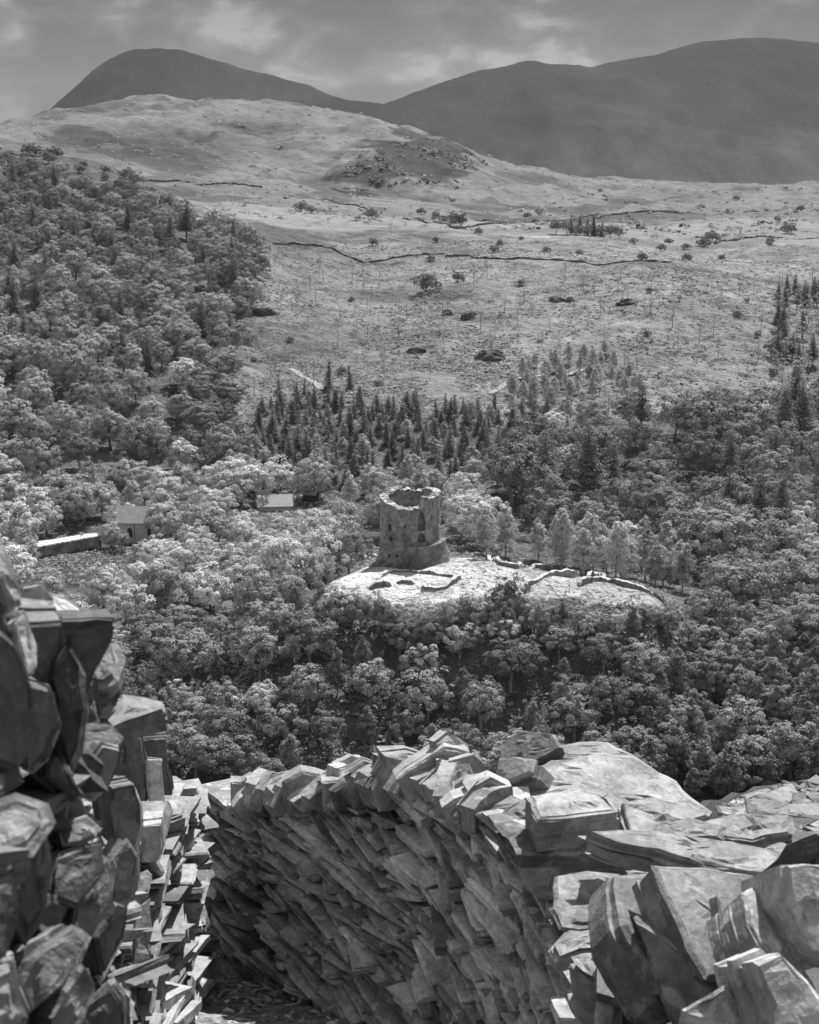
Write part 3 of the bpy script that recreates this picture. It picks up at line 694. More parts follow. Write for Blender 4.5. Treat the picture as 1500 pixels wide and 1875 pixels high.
for s in range(7):       # round broadleaf, height 9
    rad = (rng.uniform(3.3, 4.1), rng.uniform(3.3, 4.1), rng.uniform(3.6, 4.1)); c = (0, 0, 4.8)
    cen, nor, sz, cc = crown_blob(c, rad, 92, (.55, 1.05), 62, .34, s, -.85, .2, .45, .2)
    mb = MB(); w1 = rng.normal(0, .3, 3); mb.tube([(0, 0, -1.2), (w1[0], w1[1], 2.0), (w1[0] * 1.5, 0, 4.8)], [.32, .25, .14], 7); limbs(mb, (w1[0], w1[1], 2.), (w1[0] * 1.5, 0, 5.), .2, cc, 9)
    proto('broad', (cen, nor, sz), mb, LEAF, BARK); proto('mid', (cen, nor, sz), mb, LEAFM, BARK)
for s in range(6):       # spreading oak with open twisted limbs, height 8
    rad = (rng.uniform(3.2, 4.0), rng.uniform(3.2, 4.0), rng.uniform(2.8, 3.4)); c = (0, 0, 4.7)
    cen, nor, sz, cc = crown_blob(c, rad, 70, (.5, 1.0), 60, .32, s, -.7, .3, .45, .22)
    mb = MB(); w1 = rng.normal(0, .5, 3); mb.tube([(0, 0, -1.5), (w1[0] * .4, w1[1] * .4, 1.4), (w1[0], w1[1], 2.8), (w1[0] * .6, w1[1] * 1.4, 4.8)], [.27, .2, .17, .1], 6); limbs(mb, (w1[0] * .6, w1[1], 2.), (w1[0] * .6, w1[1] * 1.4, 4.8), .16, cc, 16)
    proto('oak', (cen, nor, sz), mb, LEAFD, BARKP)
    proto('palebroad', (cen, nor, sz), mb, LEAF, BARKP)
for s in range(5):       # birch, height 9.5
    parts = [crown_blob((0, 0, 5.4), (1.9, 1.9, 4.1), 60, (.5, .95), 60, .28, s, -.95, .2, .5, .45)]
    cen, nor, sz, cc = parts[0]; k = 1 - .5 * np.clip((cen[:, 2] - 5.5) / 4, 0, 1); cen[:, 0] *= k; cen[:, 1] *= k
    mb = MB(); mb.tube([(0, 0, -1), (.1, .1, 3), (.0, .15, 8.5)], [.16, .12, .03], 6); limbs(mb, (0, 0, 2), (0, 0, 8), .09, cc, 10)
    proto('birch', (cen, nor, sz), mb, BIRCH, BARKP); proto('alder', (cen, nor, sz), mb, BIRCHD, BARKP)
def conifer(h, r, low, nw, nb, leaf, droop, gap, spread=.5):
    cen = []; nor = []; sz = []; mb = MB(); mb.tube([(0, 0, -1), (0, 0, h * .5), (0, 0, h)], [h * .02 + .06, h * .013 + .04, .02], 6)
    for w_ in range(nw):
        s = w_ / (nw - 1); z = low + (h - low) * s; R = r * (1 - s) ** .85 * rng.uniform(.8, 1.12) + .12
        for b in range(nb):
            if rng.random() < gap: continue
            th = rng.uniform(0, 2 * math.pi); Rb = R * rng.uniform(.65, 1.1); m_ = max(3, int(Rb / (leaf * .33)))
            q = np.linspace(.15, 1, m_); off = rng.normal(0, leaf * spread, (m_, 3)); d = np.array((math.cos(th), math.sin(th), 0))
            cen.append(d * (Rb * q)[:, None] + np.stack((0 * q, 0 * q, z - droop * Rb * q ** 1.4 + rng.uniform(-.2, .2) + 0 * q), 1) + off * np.array((1, 1, .45)))
            nor.append(np.tile(np.array((d[0] * .7, d[1] * .7, .8)), (m_, 1)) + rng.normal(0, .35, (m_, 3))); sz.append(rng.uniform(.7, 1.3, m_) * leaf * (1.05 - .4 * s))
            if Rb > 1.2 and b % 2 == 0: mb.tube([(0, 0, z), tuple(d * Rb * .8 + np.array((0, 0, z - droop * Rb * .7)))], [.05, .015], 4)
    return (np.concatenate(cen), np.concatenate(nor), np.concatenate(sz)), mb
for s in range(7): proto('spruce', *conifer(9, rng.uniform(1.8, 3.0), rng.uniform(.3, 1.4), int(rng.integers(15, 25)), int(rng.integers(9, 14)), rng.uniform(.42, .58), rng.uniform(.2, .5), rng.uniform(.05, .3)), SPRUCE, BARK)
for s in range(4): proto('larch', *conifer(17, 3.6, 4.5, 24, 14, .6, .22, .2, .8), LARCH, BARK)
for s in range(3):       # thin survivors on the felled ground, height 8
    c, n_, z_, cc = crown_blob((0, 0, 5.2), (1.1, 1.1, 2.5), 16, (.3, .6), 14, .26, s, -.9, .3, .4, .9)
    mb = MB(); mb.tube([(0, 0, -.6), (.1, 0, 3), (.0, .1, 7.6)], [.1, .08, .02], 5); limbs(mb, (0, 0, 2), (0, 0, 7), .06, cc, 7)
    proto('sapling', (c, n_, z_), mb, BIRCH, BARK)
for s in range(3):       # dark bush, height 3
    c, n_, z_, cc = crown_blob((0, 0, 1.3), (1.6, 1.6, 1.3), 22, (.4, .8), 45, .3, s, -.5)
    mb = MB(); mb.tube([(0, 0, -.5), (0, 0, 1.4)], [.12, .05], 5); proto('bush', (c, n_, z_), mb, LARCH, BARK)
for s in range(2):       # dead tree
    mb = MB(); pts = [np.array((0, 0, -1.)), np.array((.2, 0, 2.)), np.array((-.2, .2, 4.5)), np.array((.3, .2, 6.5))]; mb.tube(pts, [.16, .13, .09, .03], 6)
    mb2 = MB()
    for b in range(12):
        p0 = pts[1] * (1 - b / 14) + pts[3] * (b / 14); e = p0 + np.array((rng.normal(0, 1.3), rng.normal(0, 1.3), rng.uniform(.3, 1.6))); m_ = (p0 + e) / 2 + rng.normal(0, .25, 3)
        mb2.tube([p0, m_, e], [.07, .05, .015], 5)
        for _k in range(2): mb2.tube([m_, m_ + rng.normal(0, .5, 3) + np.array((0, 0, .4))], [.035, .01], 4)
    a = mb2.build('crown', BARKP); b = mb.build('trunk', BARKP); COL.objects.unlink(a); COL.objects.unlink(b); PROTO.setdefault('dead', []).append((a, b))

NAMES = {'broad': ('broadleaf_tree', 'tree', 9.), 'oak': ('oak_tree', 'tree', 8.), 'mid': ('hillside_tree', 'tree', 9.), 'palebroad': ('pale_broadleaf_tree', 'tree', 8.), 'birch': ('birch_tree', 'tree', 9.5), 'alder': ('alder_tree', 'tree', 9.5),
         'spruce': ('spruce_tree', 'conifer', 9.), 'larch': ('larch_tree', 'conifer', 17.), 'sapling': ('young_tree', 'sapling', 8.), 'bush': ('bush', 'bush', 3.), 'dead': ('dead_tree', 'dead tree', 6.5)}
COUNT = {}; EXTRA = []
# places where nothing may stand in front of what is behind: (x0, y0, x1, y1, only trees nearer than)
KEEP = [(88, 970, 184, 1006, 397), (240, 926, 282, 974, 399), (480, 918, 508, 934, 428), (564, 911, 580, 920, 436), (690, 880, 828, 1040, 321), (612, 1022, 700, 1078, 335)]
SKYL = ([400, 560, 600, 625, 660, 700, 760, 830, 870, 900, 960, 1000, 1060, 1110, 1200, 1260], [1075, 1040, 1062, 1072, 1078, 1086, 1093, 1088, 1082, 1070, 1078, 1094, 1100, 1106, 1112, 1080])
def place(kind, p, h, label, group, wide=1.0, force=False):
    nm, cat, h0 = NAMES[kind]; sc = h / h0
    px, py, d = proj(p); top = proj(np.array(p) + np.array((0, 0, h)))[1]; hw = {'spruce': .2, 'birch': .22, 'alder': .22, 'larch': .18, 'sapling': .12, 'dead': .1}.get(kind, .5) * h * wide / d * F
    if not force:
        for x0, y0, x1, y1, ym in KEEP:
            if p[1] < ym and px + hw > x0 and px - hw < x1 and top < y1 and py > y0: return False
        if p[1] < 312 and 560 < px < 1260:
            lim = max(np.interp(px - hw * .5, *SKYL), np.interp(px + hw * .5, *SKYL), np.interp(px, *SKYL))
            if top < lim:
                h2 = h * (py - lim) / max(py - top, 1)
                if h2 < h * .5: return False
                h = h2; sc = h / h0
    COUNT[kind] = COUNT.get(kind, 0) + 1
    rz = rng.uniform(0, 6.28)
    if COUNT[kind] > 300:
        EXTRA.append((kind, p, sc, wide, rz)); return True
    o = empty(nm, p, rz, label, cat, group); o.rotation_euler = (rng.normal(0, .035), rng.normal(0, .035), rz); o.scale = (sc * wide, sc * wide, sc)
    co, tr = PROTO[kind][COUNT[kind] % len(PROTO[kind])]
    for src in (tr, co):
        c = src.copy(); COL.objects.link(c); c.parent = o
    return True
def scatter(poly, yr, spacing, kinds, label, group, hr=(7, 10), wide=(0.92, 1.22), jit=None, near=True):
    xs0 = [(q[0] - 750) / F for q in poly]; out = []
    n = int((yr[1] - yr[0]) * (max(xs0) - min(xs0)) * yr[1] / spacing ** 2 * 9)
    y = rng.uniform(yr[0], yr[1], n); x = rng.uniform(min(xs0), max(xs0), n) * y * 1.04
    z = Hf(x, y); px, py, d = proj(np.stack((x, y, z), 1)); wn = fbm(x / 14, y / 22, 3, 88); ok = inpoly(px + 42 * wn, py + 22 * wn, poly)
    x, y, z = x[ok], y[ok], z[ok]; grid = {}
    for i in range(len(x)):
        s = spacing; key = (int(x[i] // s), int(y[i] // s)); bad = False
        for a in (-1, 0, 1):
            for b in (-1, 0, 1):
                for q in grid.get((key[0] + a, key[1] + b), ()):
                    if (q[0] - x[i]) ** 2 + (q[1] - y[i]) ** 2 < s * s: bad = True
        if bad: continue
        grid.setdefault(key, []).append((x[i], y[i])); out.append((x[i], y[i], z[i]))
    out.sort(key=lambda q: q[1])
    for q in out:
        r = rng.random(); acc = 0
        for kd, pr, hs_ in kinds:
            acc += pr
            if r <= acc:
                place(kd, (q[0], q[1], q[2] - .2), rng.uniform(*hs_), label[kd] if isinstance(label, dict) else label, group, rng.uniform(*wide)); break

# explicit trees first: (kind, px, base py, Y, height, label)
for kd, px, by, Y, h, wd, lab in [
    ('oak', 222, 1013, 388, 5.6, 1.0, 'dark round bush like tree by the right end of the bright road'),
    ('broad', 202, 985, 392, 7.0, 1.0, 'light broadleaf tree between the bright road and the pale hall'),
    ('palebroad', 308, 985, 396, 8.6, .9, 'pale rounded tree hiding the right end of the hall'),
    ('broad', 385, 975, 402, 8.4, 1.2, 'wide pale rounded tree two crowns to the right of the hall'),
    ('oak', 125, 965, 425, 9.5, 1.1, 'dark tree behind the left end of the road'),
    ('broad', 565, 1065, 340, 10.5, 1.0, 'large round pale tree at the left foot of the turf knoll'),
    ('oak', 640, 1020, 352, 12, 1.0, 'tall dark tree close behind the keep on its left'),
    ('oak', 932, 1165, 300, 10.5, .66, 'narrow dark tree standing up before the right part of the bright knoll'),
    ('palebroad', 408, 945, 440, 11, 1.4, 'broad spreading tree with bright crown behind the hall'),
    ('oak', 270, 925, 452, 15, 1.1, 'big dark tree rising behind the hall roof'),
    ('spruce', 1035, 825, 492, 10, 1.0, 'tall single dark conifer standing clear above the crowns right of the keep'),
    ('palebroad', 775, 1290, 290, 8.5, .95, 'tree with leaves paled as if lit halfway down the crag below the keep'),  # lighter leaf tone here and on the next tree paints their lit crowns
    ('palebroad', 420, 1345, 281, 6.8, 1.1, 'tree with leaves paled as if lit low on the crag at left'),
    ('birch', 1215, 1075, 352, 10, 1.1, 'bright birch at the right end of the birch row behind the knoll'),
    ('palebroad', 1260, 985, 400, 12.5, 1.5, 'broad bright crowned tree before the tall dark larches at right'),
    ('larch', 1385, 1050, 392, 21, 1.0, 'tall larch with a bare straight trunk in the dark stand at right'),
    ('larch', 1430, 1050, 398, 20, 1.0, 'tall larch next to the right picture edge in the dark stand'),
    ('larch', 1330, 1030, 405, 20, 1.0, 'tall larch at the left side of the dark stand at right'),
    ('spruce', 601, 730, 548, 10, .9, 'lone dark conifer rising above the plantation beside the pale track'),
    ('spruce', 642, 728, 548, 7.5, .9, 'lone dark conifer just right of the track end'),
    ('spruce', 510, 722, 545, 6.5, 1.2, 'lone dark conifer above the left end of the plantation'),
    ('spruce', 558, 728, 545, 6.0, 1.1, 'small dark conifer left of the pale track'),
    ('bush', 780, 528, 745, 9.5, 1.1, 'big dark bush in the middle of the felled slope'),
    ('bush', 838, 510, 765, 6.0, 1.0, 'smaller dark bush right of the big one on the felled slope'),
    ('bush', 682, 392, 1180, 9, 1.0, 'dark bush beside the slanting field wall'),
    ('bush', 832, 420, 1130, 11, .75, 'left bush of the dark pair on the plateau'),
    ('bush', 845, 421, 1130, 10, .8, 'right bush of the dark pair on the plateau'),
    ('bush', 552, 378, 1200, 9, 1.0, 'dark bush on the rise above the left wood'),
    ('bush', 570, 384, 1200, 6, 1.0, 'small dark bush just right of the rise above the left wood'),
    ('bush', 798, 389, 1300, 6, 1.1, 'small round bush at the foot of the middle hill'),
    ('broad', 988, 385, 1400, 10, 1.1, 'single pale tree at the right foot of the middle hill'),
    ('bush', 1305, 424, 1080, 8, 1.4, 'wide dark bush on the right plateau'),
    ('bush', 1290, 445, 1000, 7, 1.2, 'dark bush below the wide one on the right plateau'),
    ('bush', 1445, 400, 1150, 9, 1.2, 'dark bush on the right moor near the picture edge'),
    ('bush', 875, 448, 985, 5, 1.0, 'small bush on the plateau left of the barn'),
    ('bush', 1160, 455, 970, 4.5, 1.0, 'small bush right of the farm trees'),
    ('bush', 1425, 650, 630, 9, 1.3, 'dark bush on the slope above the right wood'),
    ('bush', 298, 742, 1, 1, 1, None)]:
    if lab is None: continue
    p = P(px, by, Y); p[2] = float(Hf(np.array([p[0]]), np.array([p[1]]))[0]) - .2
    place(kd, p, h, lab, None, wd, True)
for i, (kd, px, by, h) in enumerate([('spruce', 1046, 430, 11), ('spruce', 1061, 431, 12), ('spruce', 1076, 432, 11), ('spruce', 1088, 433, 12), ('spruce', 1101, 434, 10), ('oak', 1018, 440, 9), ('oak', 1038, 444, 9), ('broad', 1056, 446, 8), ('broad', 1078, 448, 8), ('oak', 1100, 448, 8), ('oak', 1118, 450, 9), ('oak', 1133, 452, 9)]):
    p = P(px, by, 1000); p[2] = float(Hf(np.array([p[0]]), np.array([p[1]]))[0]); place(kd, p, h, 'dark conifer in the farm clump on the plateau' if kd == 'spruce' else 'round tree in the farm clump beside the white roofed barn', 'trees of the farm clump', 1.0, True)
for i, (px, by, Y, h, lab) in enumerate([(700, 1250, 290, 4, 'bare dead tree with forked branches on the crag below the keep'), (850, 1345, 281, 4, 'bare twisted dead tree low on the crag above the wall top'), (975, 1310, 285, 4, 'bare pale dead tree on the crag right of the middle'), (1232, 610, 655, 9, 'bare dead trunk on the upper right felled slope')]):
    p = P(px, by, Y); p[2] = float(Hf(np.array([p[0]]), np.array([p[1]]))[0]); place('dead', p, h, lab, None, 1.0, True)

# woods
for px in np.arange(590, 1240, 26):
    py = 1162 + rng.uniform(-12, 14); top = np.interp(px, *SKYL) + rng.uniform(-2, 20); q = hit(px, py)
    d_ = proj(q)[2]; h = max(4.0, (py - top) * d_ / F / .95); kd = ('oak', 'palebroad', 'oak', 'alder', 'palebroad')[int(rng.integers(5))]
    place(kd, q - np.array((0, 0, .2)), h, {'oak': 'dark oak in the row of trees just below the front edge of the knoll', 'palebroad': 'pale leaved tree in the row just below the front edge of the knoll', 'alder': 'slender tree in the row just below the front edge of the knoll'}[kd], 'row of trees under the knoll', 1.0 if kd == 'alder' else rng.uniform(.7, 1.0), True)
scatter([(100, 1095), (600, 1090), (1260, 1115), (1560, 1130), (1560, 1460), (200, 1460), (100, 1300)], (262, 310), 5.6, [('oak', .72, (7, 11.5)), ('alder', .2, (6, 9)), ('palebroad', .08, (5.5, 7))],
        {'oak': 'dark spreading oak on the shaded wooded crag below the knoll', 'alder': 'slender tree with shade-darkened leaves on the shaded wooded crag below the knoll', 'palebroad': 'pale leaved tree scattered on the wooded crag below the knoll'}, 'trees of the wooded crag')
scatter([(1130, 1290), (1580, 1230), (1580, 1470), (1180, 1470)], (262, 302), 4.4, [('alder', 1, (7.5, 11.5))], 'slim birch with shade-darkened leaves in the dense stand at the lower right', 'birches at the lower right')
scatter([(-80, 925), (240, 925), (420, 925), (620, 950), (640, 1060), (600, 1115), (-80, 1230)], (296, 448), 7.5, [('broad', .52, (8.5, 15)), ('palebroad', .33, (8, 13)), ('birch', .15, (9, 14))],
        {'broad': 'pale rounded broadleaf tree in the sunlit wood left of the keep', 'palebroad': 'pale spreading tree in the sunlit wood left of the keep', 'birch': 'pale birch in the sunlit wood left of the keep'}, 'sunlit valley trees left of the keep')
scatter([(820, 1000), (1040, 1010), (1270, 1050), (1250, 1085), (1120, 1062), (960, 1035), (850, 1012)], (333, 376), 5.4, [('birch', 1, (8.5, 14))], 'bright birch in the row behind the right side of the knoll', 'birch row behind the knoll')
scatter([(440, 915), (640, 888), (900, 885), (900, 1000), (600, 990), (440, 950)], (366, 450), 9.5, [('broad', .5, (8, 14)), ('palebroad', .3, (8, 13)), ('birch', .2, (8, 12))],
        {'broad': 'light rounded tree in the wood behind the keep', 'palebroad': 'light spreading tree in the wood behind the keep', 'birch': 'light birch in the wood behind the keep'}, 'trees behind the keep')
scatter([(880, 900), (1060, 800), (1250, 790), (1580, 760), (1600, 1080), (1270, 1060), (1010, 1000)], (362, 525), 10.6, [('oak', .62, (11, 18)), ('larch', .24, (17, 24)), ('broad', .14, (9, 13))],
        {'oak': 'dark leaved tree in the dark wood on the right', 'larch': 'tall thin crowned larch in the dark wood on the right', 'broad': 'lighter tree in the dark wood on the right'}, 'dark wood on the right')
scatter([(1300, 1060), (1580, 1050), (1580, 1250), (1280, 1180)], (300, 372), 9.5, [('oak', .8, (9, 15)), ('alder', .2, (8, 11))], {'oak': 'large dark tree on the slope right of the knoll', 'alder': 'slim dark tree on the slope right of the knoll'}, 'dark slope right of the knoll')
scatter([(385, 850), (400, 785), (440, 752), (530, 742), (700, 757), (880, 752), (1010, 768), (1050, 800), (900, 860), (650, 885), (480, 915), (400, 880)], (450, 548), 4.6, [('spruce', .86, (4, 8.5)), ('birch', .14, (5, 8))], {'spruce': 'dark pointed spruce in the young plantation between valley and felled slope', 'birch': 'pale birch among the spruces of the young plantation'}, 'spruces of the plantation', wide=(1.0, 1.7))
scatter([(1000, 660), (1110, 650), (1180, 690), (1150, 775), (1030, 785), (930, 755), (960, 700)], (500, 660), 5.8, [('birch', .8, (5, 9)), ('sapling', .2, (7, 9))], {'birch': 'light birch in the thicket at the foot of the felled slope', 'sapling': 'thin young tree in the thicket at the foot of the felled slope'}, 'birch thicket above the plantation')
scatter([(1395, 560), (1560, 500), (1600, 745), (1400, 745)], (545, 790), 7.5, [('larch', .45, (10, 15)), ('sapling', .55, (9, 14))], {'larch': 'thin larch at the right edge of the felled slope', 'sapling': 'thin bare stemmed tree at the right edge of the felled slope'}, 'thin trees at the right edge')
HL = {'mid': 'rounded mid grey tree in the dense wood on the left hillside', 'oak': 'dark tree in the dense wood on the left hillside', 'larch': 'larch spire standing out of the dense wood on the left hillside', 'broad': 'pale rounded tree at the foot of the wooded left hillside'}
scatter([(-90, 960), (220, 935), (480, 905), (470, 870), (400, 800), (415, 740), (300, 690), (150, 700), (-90, 720)], (440, 560), 10.2, [('mid', .5, (8, 15.5)), ('broad', .25, (8, 13)), ('oak', .17, (8, 14)), ('larch', .08, (13, 19))], HL, 'wood on the left hillside', wide=(.9, 1.25))
scatter([(-90, 720), (150, 700), (300, 690), (415, 740), (440, 620), (470, 520), (300, 540), (120, 560), (-90, 580)], (510, 700), 9.6, [('mid', .66, (8, 14.5)), ('oak', .24, (8, 14)), ('larch', .10, (13, 19))], HL, 'wood on the left hillside', wide=(.9, 1.25))
scatter([(-90, 580), (120, 560), (300, 540), (470, 520), (490, 468), (350, 412), (230, 365), (60, 335), (-90, 322)], (600, 880), 9.4, [('mid', .3, (8, 13.5)), ('oak', .58, (8, 13)), ('larch', .12, (13, 18))], HL, 'wood on the left hillside', wide=(.9, 1.25))
scatter([(-60, 275), (110, 290), (225, 320), (345, 385), (340, 405), (200, 350), (60, 335), (-60, 330)], (780, 930), 11, [('bush', 1, (3.5, 7))], 'dark bush thinly scattered at the top of the left hillside', 'bushes at the top of the left hillside')
scatter([(440, 640), (500, 480), (800, 500), (1380, 520), (1390, 700), (1150, 640), (1000, 650), (700, 735), (440, 740)], (530, 790), 15, [('sapling', .84, (5, 10)), ('bush', .2, (2, 3.5))], {'sapling': 'thin bare young tree left standing on the felled slope', 'bush': 'small dark bush on the felled slope'}, 'young trees on the felled slope')
scatter([(640, 470), (1450, 480), (1450, 440), (1150, 455), (700, 430)], (800, 1050), 34, [('bush', .7, (2.5, 5)), ('sapling', .3, (6, 9))], {'sapling': 'thin tree scattered below the farm', 'bush': 'small bush scattered below the farm'}, 'scrub below the farm')
print('TREES', COUNT, len(EXTRA))
# whatever exceeds 300 of a kind reads as one mass of woodland far up the hillside
if EXTRA:
    for kd in sorted(set(e[0] for e in EXTRA)):
        Vs = []; Fs = []; n = 0
        for kind, p, sc, wd, rz in [e for e in EXTRA if e[0] == kd]:
            co, tr = PROTO[kind][int(rng.integers(len(PROTO[kind])))]
            me = co.data; a = np.empty(len(me.vertices) * 3, np.float32); me.vertices.foreach_get('co', a); a = a.reshape(-1, 4, 3)
            a = a[rng.random(len(a)) < .42]; cc_ = a.mean(1, keepdims=True); a = (a - cc_) * 1.55 + cc_; a = a.reshape(-1, 3)
            c_, s_ = math.cos(rz), math.sin(rz); b = np.stack(((a[:, 0] * c_ - a[:, 1] * s_) * sc * wd, (a[:, 0] * s_ + a[:, 1] * c_) * sc * wd, a[:, 2] * sc), 1) + np.asarray(p)
            Vs.append(b); Fs.append(np.arange(len(b)).reshape(-1, 4) + n); n += len(b)
        tag(mk('distant_woodland', np.concatenate(Vs), np.concatenate(Fs), PROTO[kd][0][0].data.materials[0]), kind='stuff')

# rough growth on the felled slope: tussocks and brash
def tussocks(poly, yr, n, size, mat, name, skip=False, patch=.22):
    xs0 = [(q[0] - 750) / F for q in poly]; y = np.exp(rng.uniform(math.log(yr[0]), math.log(yr[1]), n)); x = rng.uniform(min(xs0), max(xs0), n) * y * 1.04
    z = Hf(x, y); px, py, d = proj(np.stack((x, y, z), 1)); ok = inpoly(px, py, poly) & (vnoise(x / (14 if patch < .3 else 45), y / (14 if patch < .3 else 45), 91) > patch)
    if skip: ok &= ~(inpoly(px, py, KNOLL) & (y > 296) & (y < 350))
    x, y, z = x[ok], y[ok], z[ok]
    m_ = 6; s = rng.uniform(*size, len(x)) * (.6 + .8 * vnoise(x / 30, y / 30, 77)); c = np.repeat(np.stack((x, y, z), 1), m_, 0); sr = np.repeat(s, m_)
    off = rng.normal(0, 1, (len(c), 3)) * np.array((.55, .55, .22)); off[:, 2] = np.abs(off[:, 2]); nor = off * .6 + np.array((0, 0, 1.0)) + rng.normal(0, .3, off.shape)
    v, f = quads(c + off * sr[:, None], nor, sr * rng.uniform(.6, 1.2, len(c)))
    return tag(mk(name, v, f, mat), kind='stuff')
SLOPE = [(430, 760), (430, 640), (500, 470), (520, 440), (1600, 440), (1600, 740), (1150, 740), (1050, 790), (430, 790)]
tussocks(SLOPE, (500, 1000), 15000, (.4, 1.2), GRASSTUFT, 'grass_tussocks')
BRASH = leaf_mat('brash', 0.2, .3, .1, .1)
tussocks(SLOPE, (500, 900), 6000, (.5, 1.2), BRASH, 'felling_brash')
PALEB = leaf_mat('pale_brash', 0.36, .3, .1, .1)
tussocks(SLOPE, (500, 900), 2500, (.35, .9), PALEB, 'pale_felling_litter')
tussocks(KNOLL, (296, 350), 2600, (.25, .6), GRASSTUFT, 'knoll_tufts', False, .45)
tussocks([(-200, 300), (480, 470), (1150, 740), (1600, 740), (1600, 1500), (-200, 1500)], (262, 700), 36000, (.4, 1.0), LEAFD, 'undergrowth', True)
tussocks([(-200, 255), (0, 210), (250, 175), (540, 172), (720, 188), (1120, 315), (1600, 320), (1600, 440), (500, 440), (300, 330), (0, 255)], (1050, 2500), 2600, (1.6, 4.), leaf_mat('leaf_bracken', 0.34, .2, .2, .05), 'bracken')
HROCK = simple('hill_rock', 0.13, .4, .2)
tussocks([(690, 262), (760, 245), (850, 262), (900, 300), (840, 330), (760, 345), (690, 340), (620, 330), (640, 300)], (1550, 2100), 1300, (2.0, 5), HROCK, 'hill_crag_rocks', patch=.42)
tussocks([(1050, 330), (1600, 330), (1600, 440), (900, 440)], (1100, 2100), 260, (2, 4.5), HROCK, 'moor_scrub')
scatter([(640, 380), (1550, 335), (1550, 430), (1150, 425), (800, 405)], (1100, 2000), 115, [('bush', 1, (3.5, 7))], 'small bush scattered over the far moor', 'bushes on the far moor')
# rock outcrops
def rock(px, py, Y, w_, h_, label):
    p = P(px, py, Y); p[2] = float(Hf(np.array([p[0]]), np.array([p[1]]))[0]); n, m_ = 18, 10; v = []
    for k in range(m_):
        ph = math.pi * .5 * k / (m_ - 1)
        for i in range(n):
            th = 2 * math.pi * i / n; r = 1 + .38 * fbm(np.array([math.cos(th) * 2 + px]), np.array([math.sin(th) * 2 + k * .4]), 3, int(px))[0]
            v.append((p[0] + w_ / 2 * r * math.cos(th) * math.cos(ph) ** .6, p[1] + w_ * .35 * r * math.sin(th) * math.cos(ph) ** .6, p[2] - .5 + (h_ + .5) * math.sin(ph) * r))
    f = [(k * n + i, k * n + (i + 1) % n, (k + 1) * n + (i + 1) % n, (k + 1) * n + i) for k in range(m_ - 1) for i in range(n)]
    tag(mk('rock_outcrop', v, np.array(f), ROCKM), label, 'rock', 'rock outcrops on the felled slope')
for px, py, Y, w_, h_, lab in [(485, 596, 665, 12, 1.6, 'dark flat rock outcrop near the left wood on the felled slope'), (895, 665, 600, 16, 2.0, 'wide dark rock band above the right track'), (860, 570, 690, 9, 1.6, 'dark rock face in the middle of the felled slope'), (820, 565, 695, 7, 1.5, 'small dark rock left of the middle rock face'), (1108, 652, 605, 7, 1.6, 'dark rock at the left end of the birch thicket'),
                              (1020, 545, 715, 9, 1.4, 'dark rock below the field wall in the middle right'), (1045, 548, 712, 6, 1.3, 'smaller dark rock next to the middle right one'), (1150, 560, 700, 12, 1.3, 'long low dark rock on the right of the felled slope'), (760, 640, 625, 10, 1.2, 'low dark rock above the plantation')]:
    rock(px, py, Y, w_ * .8, h_ * 1.5, lab)

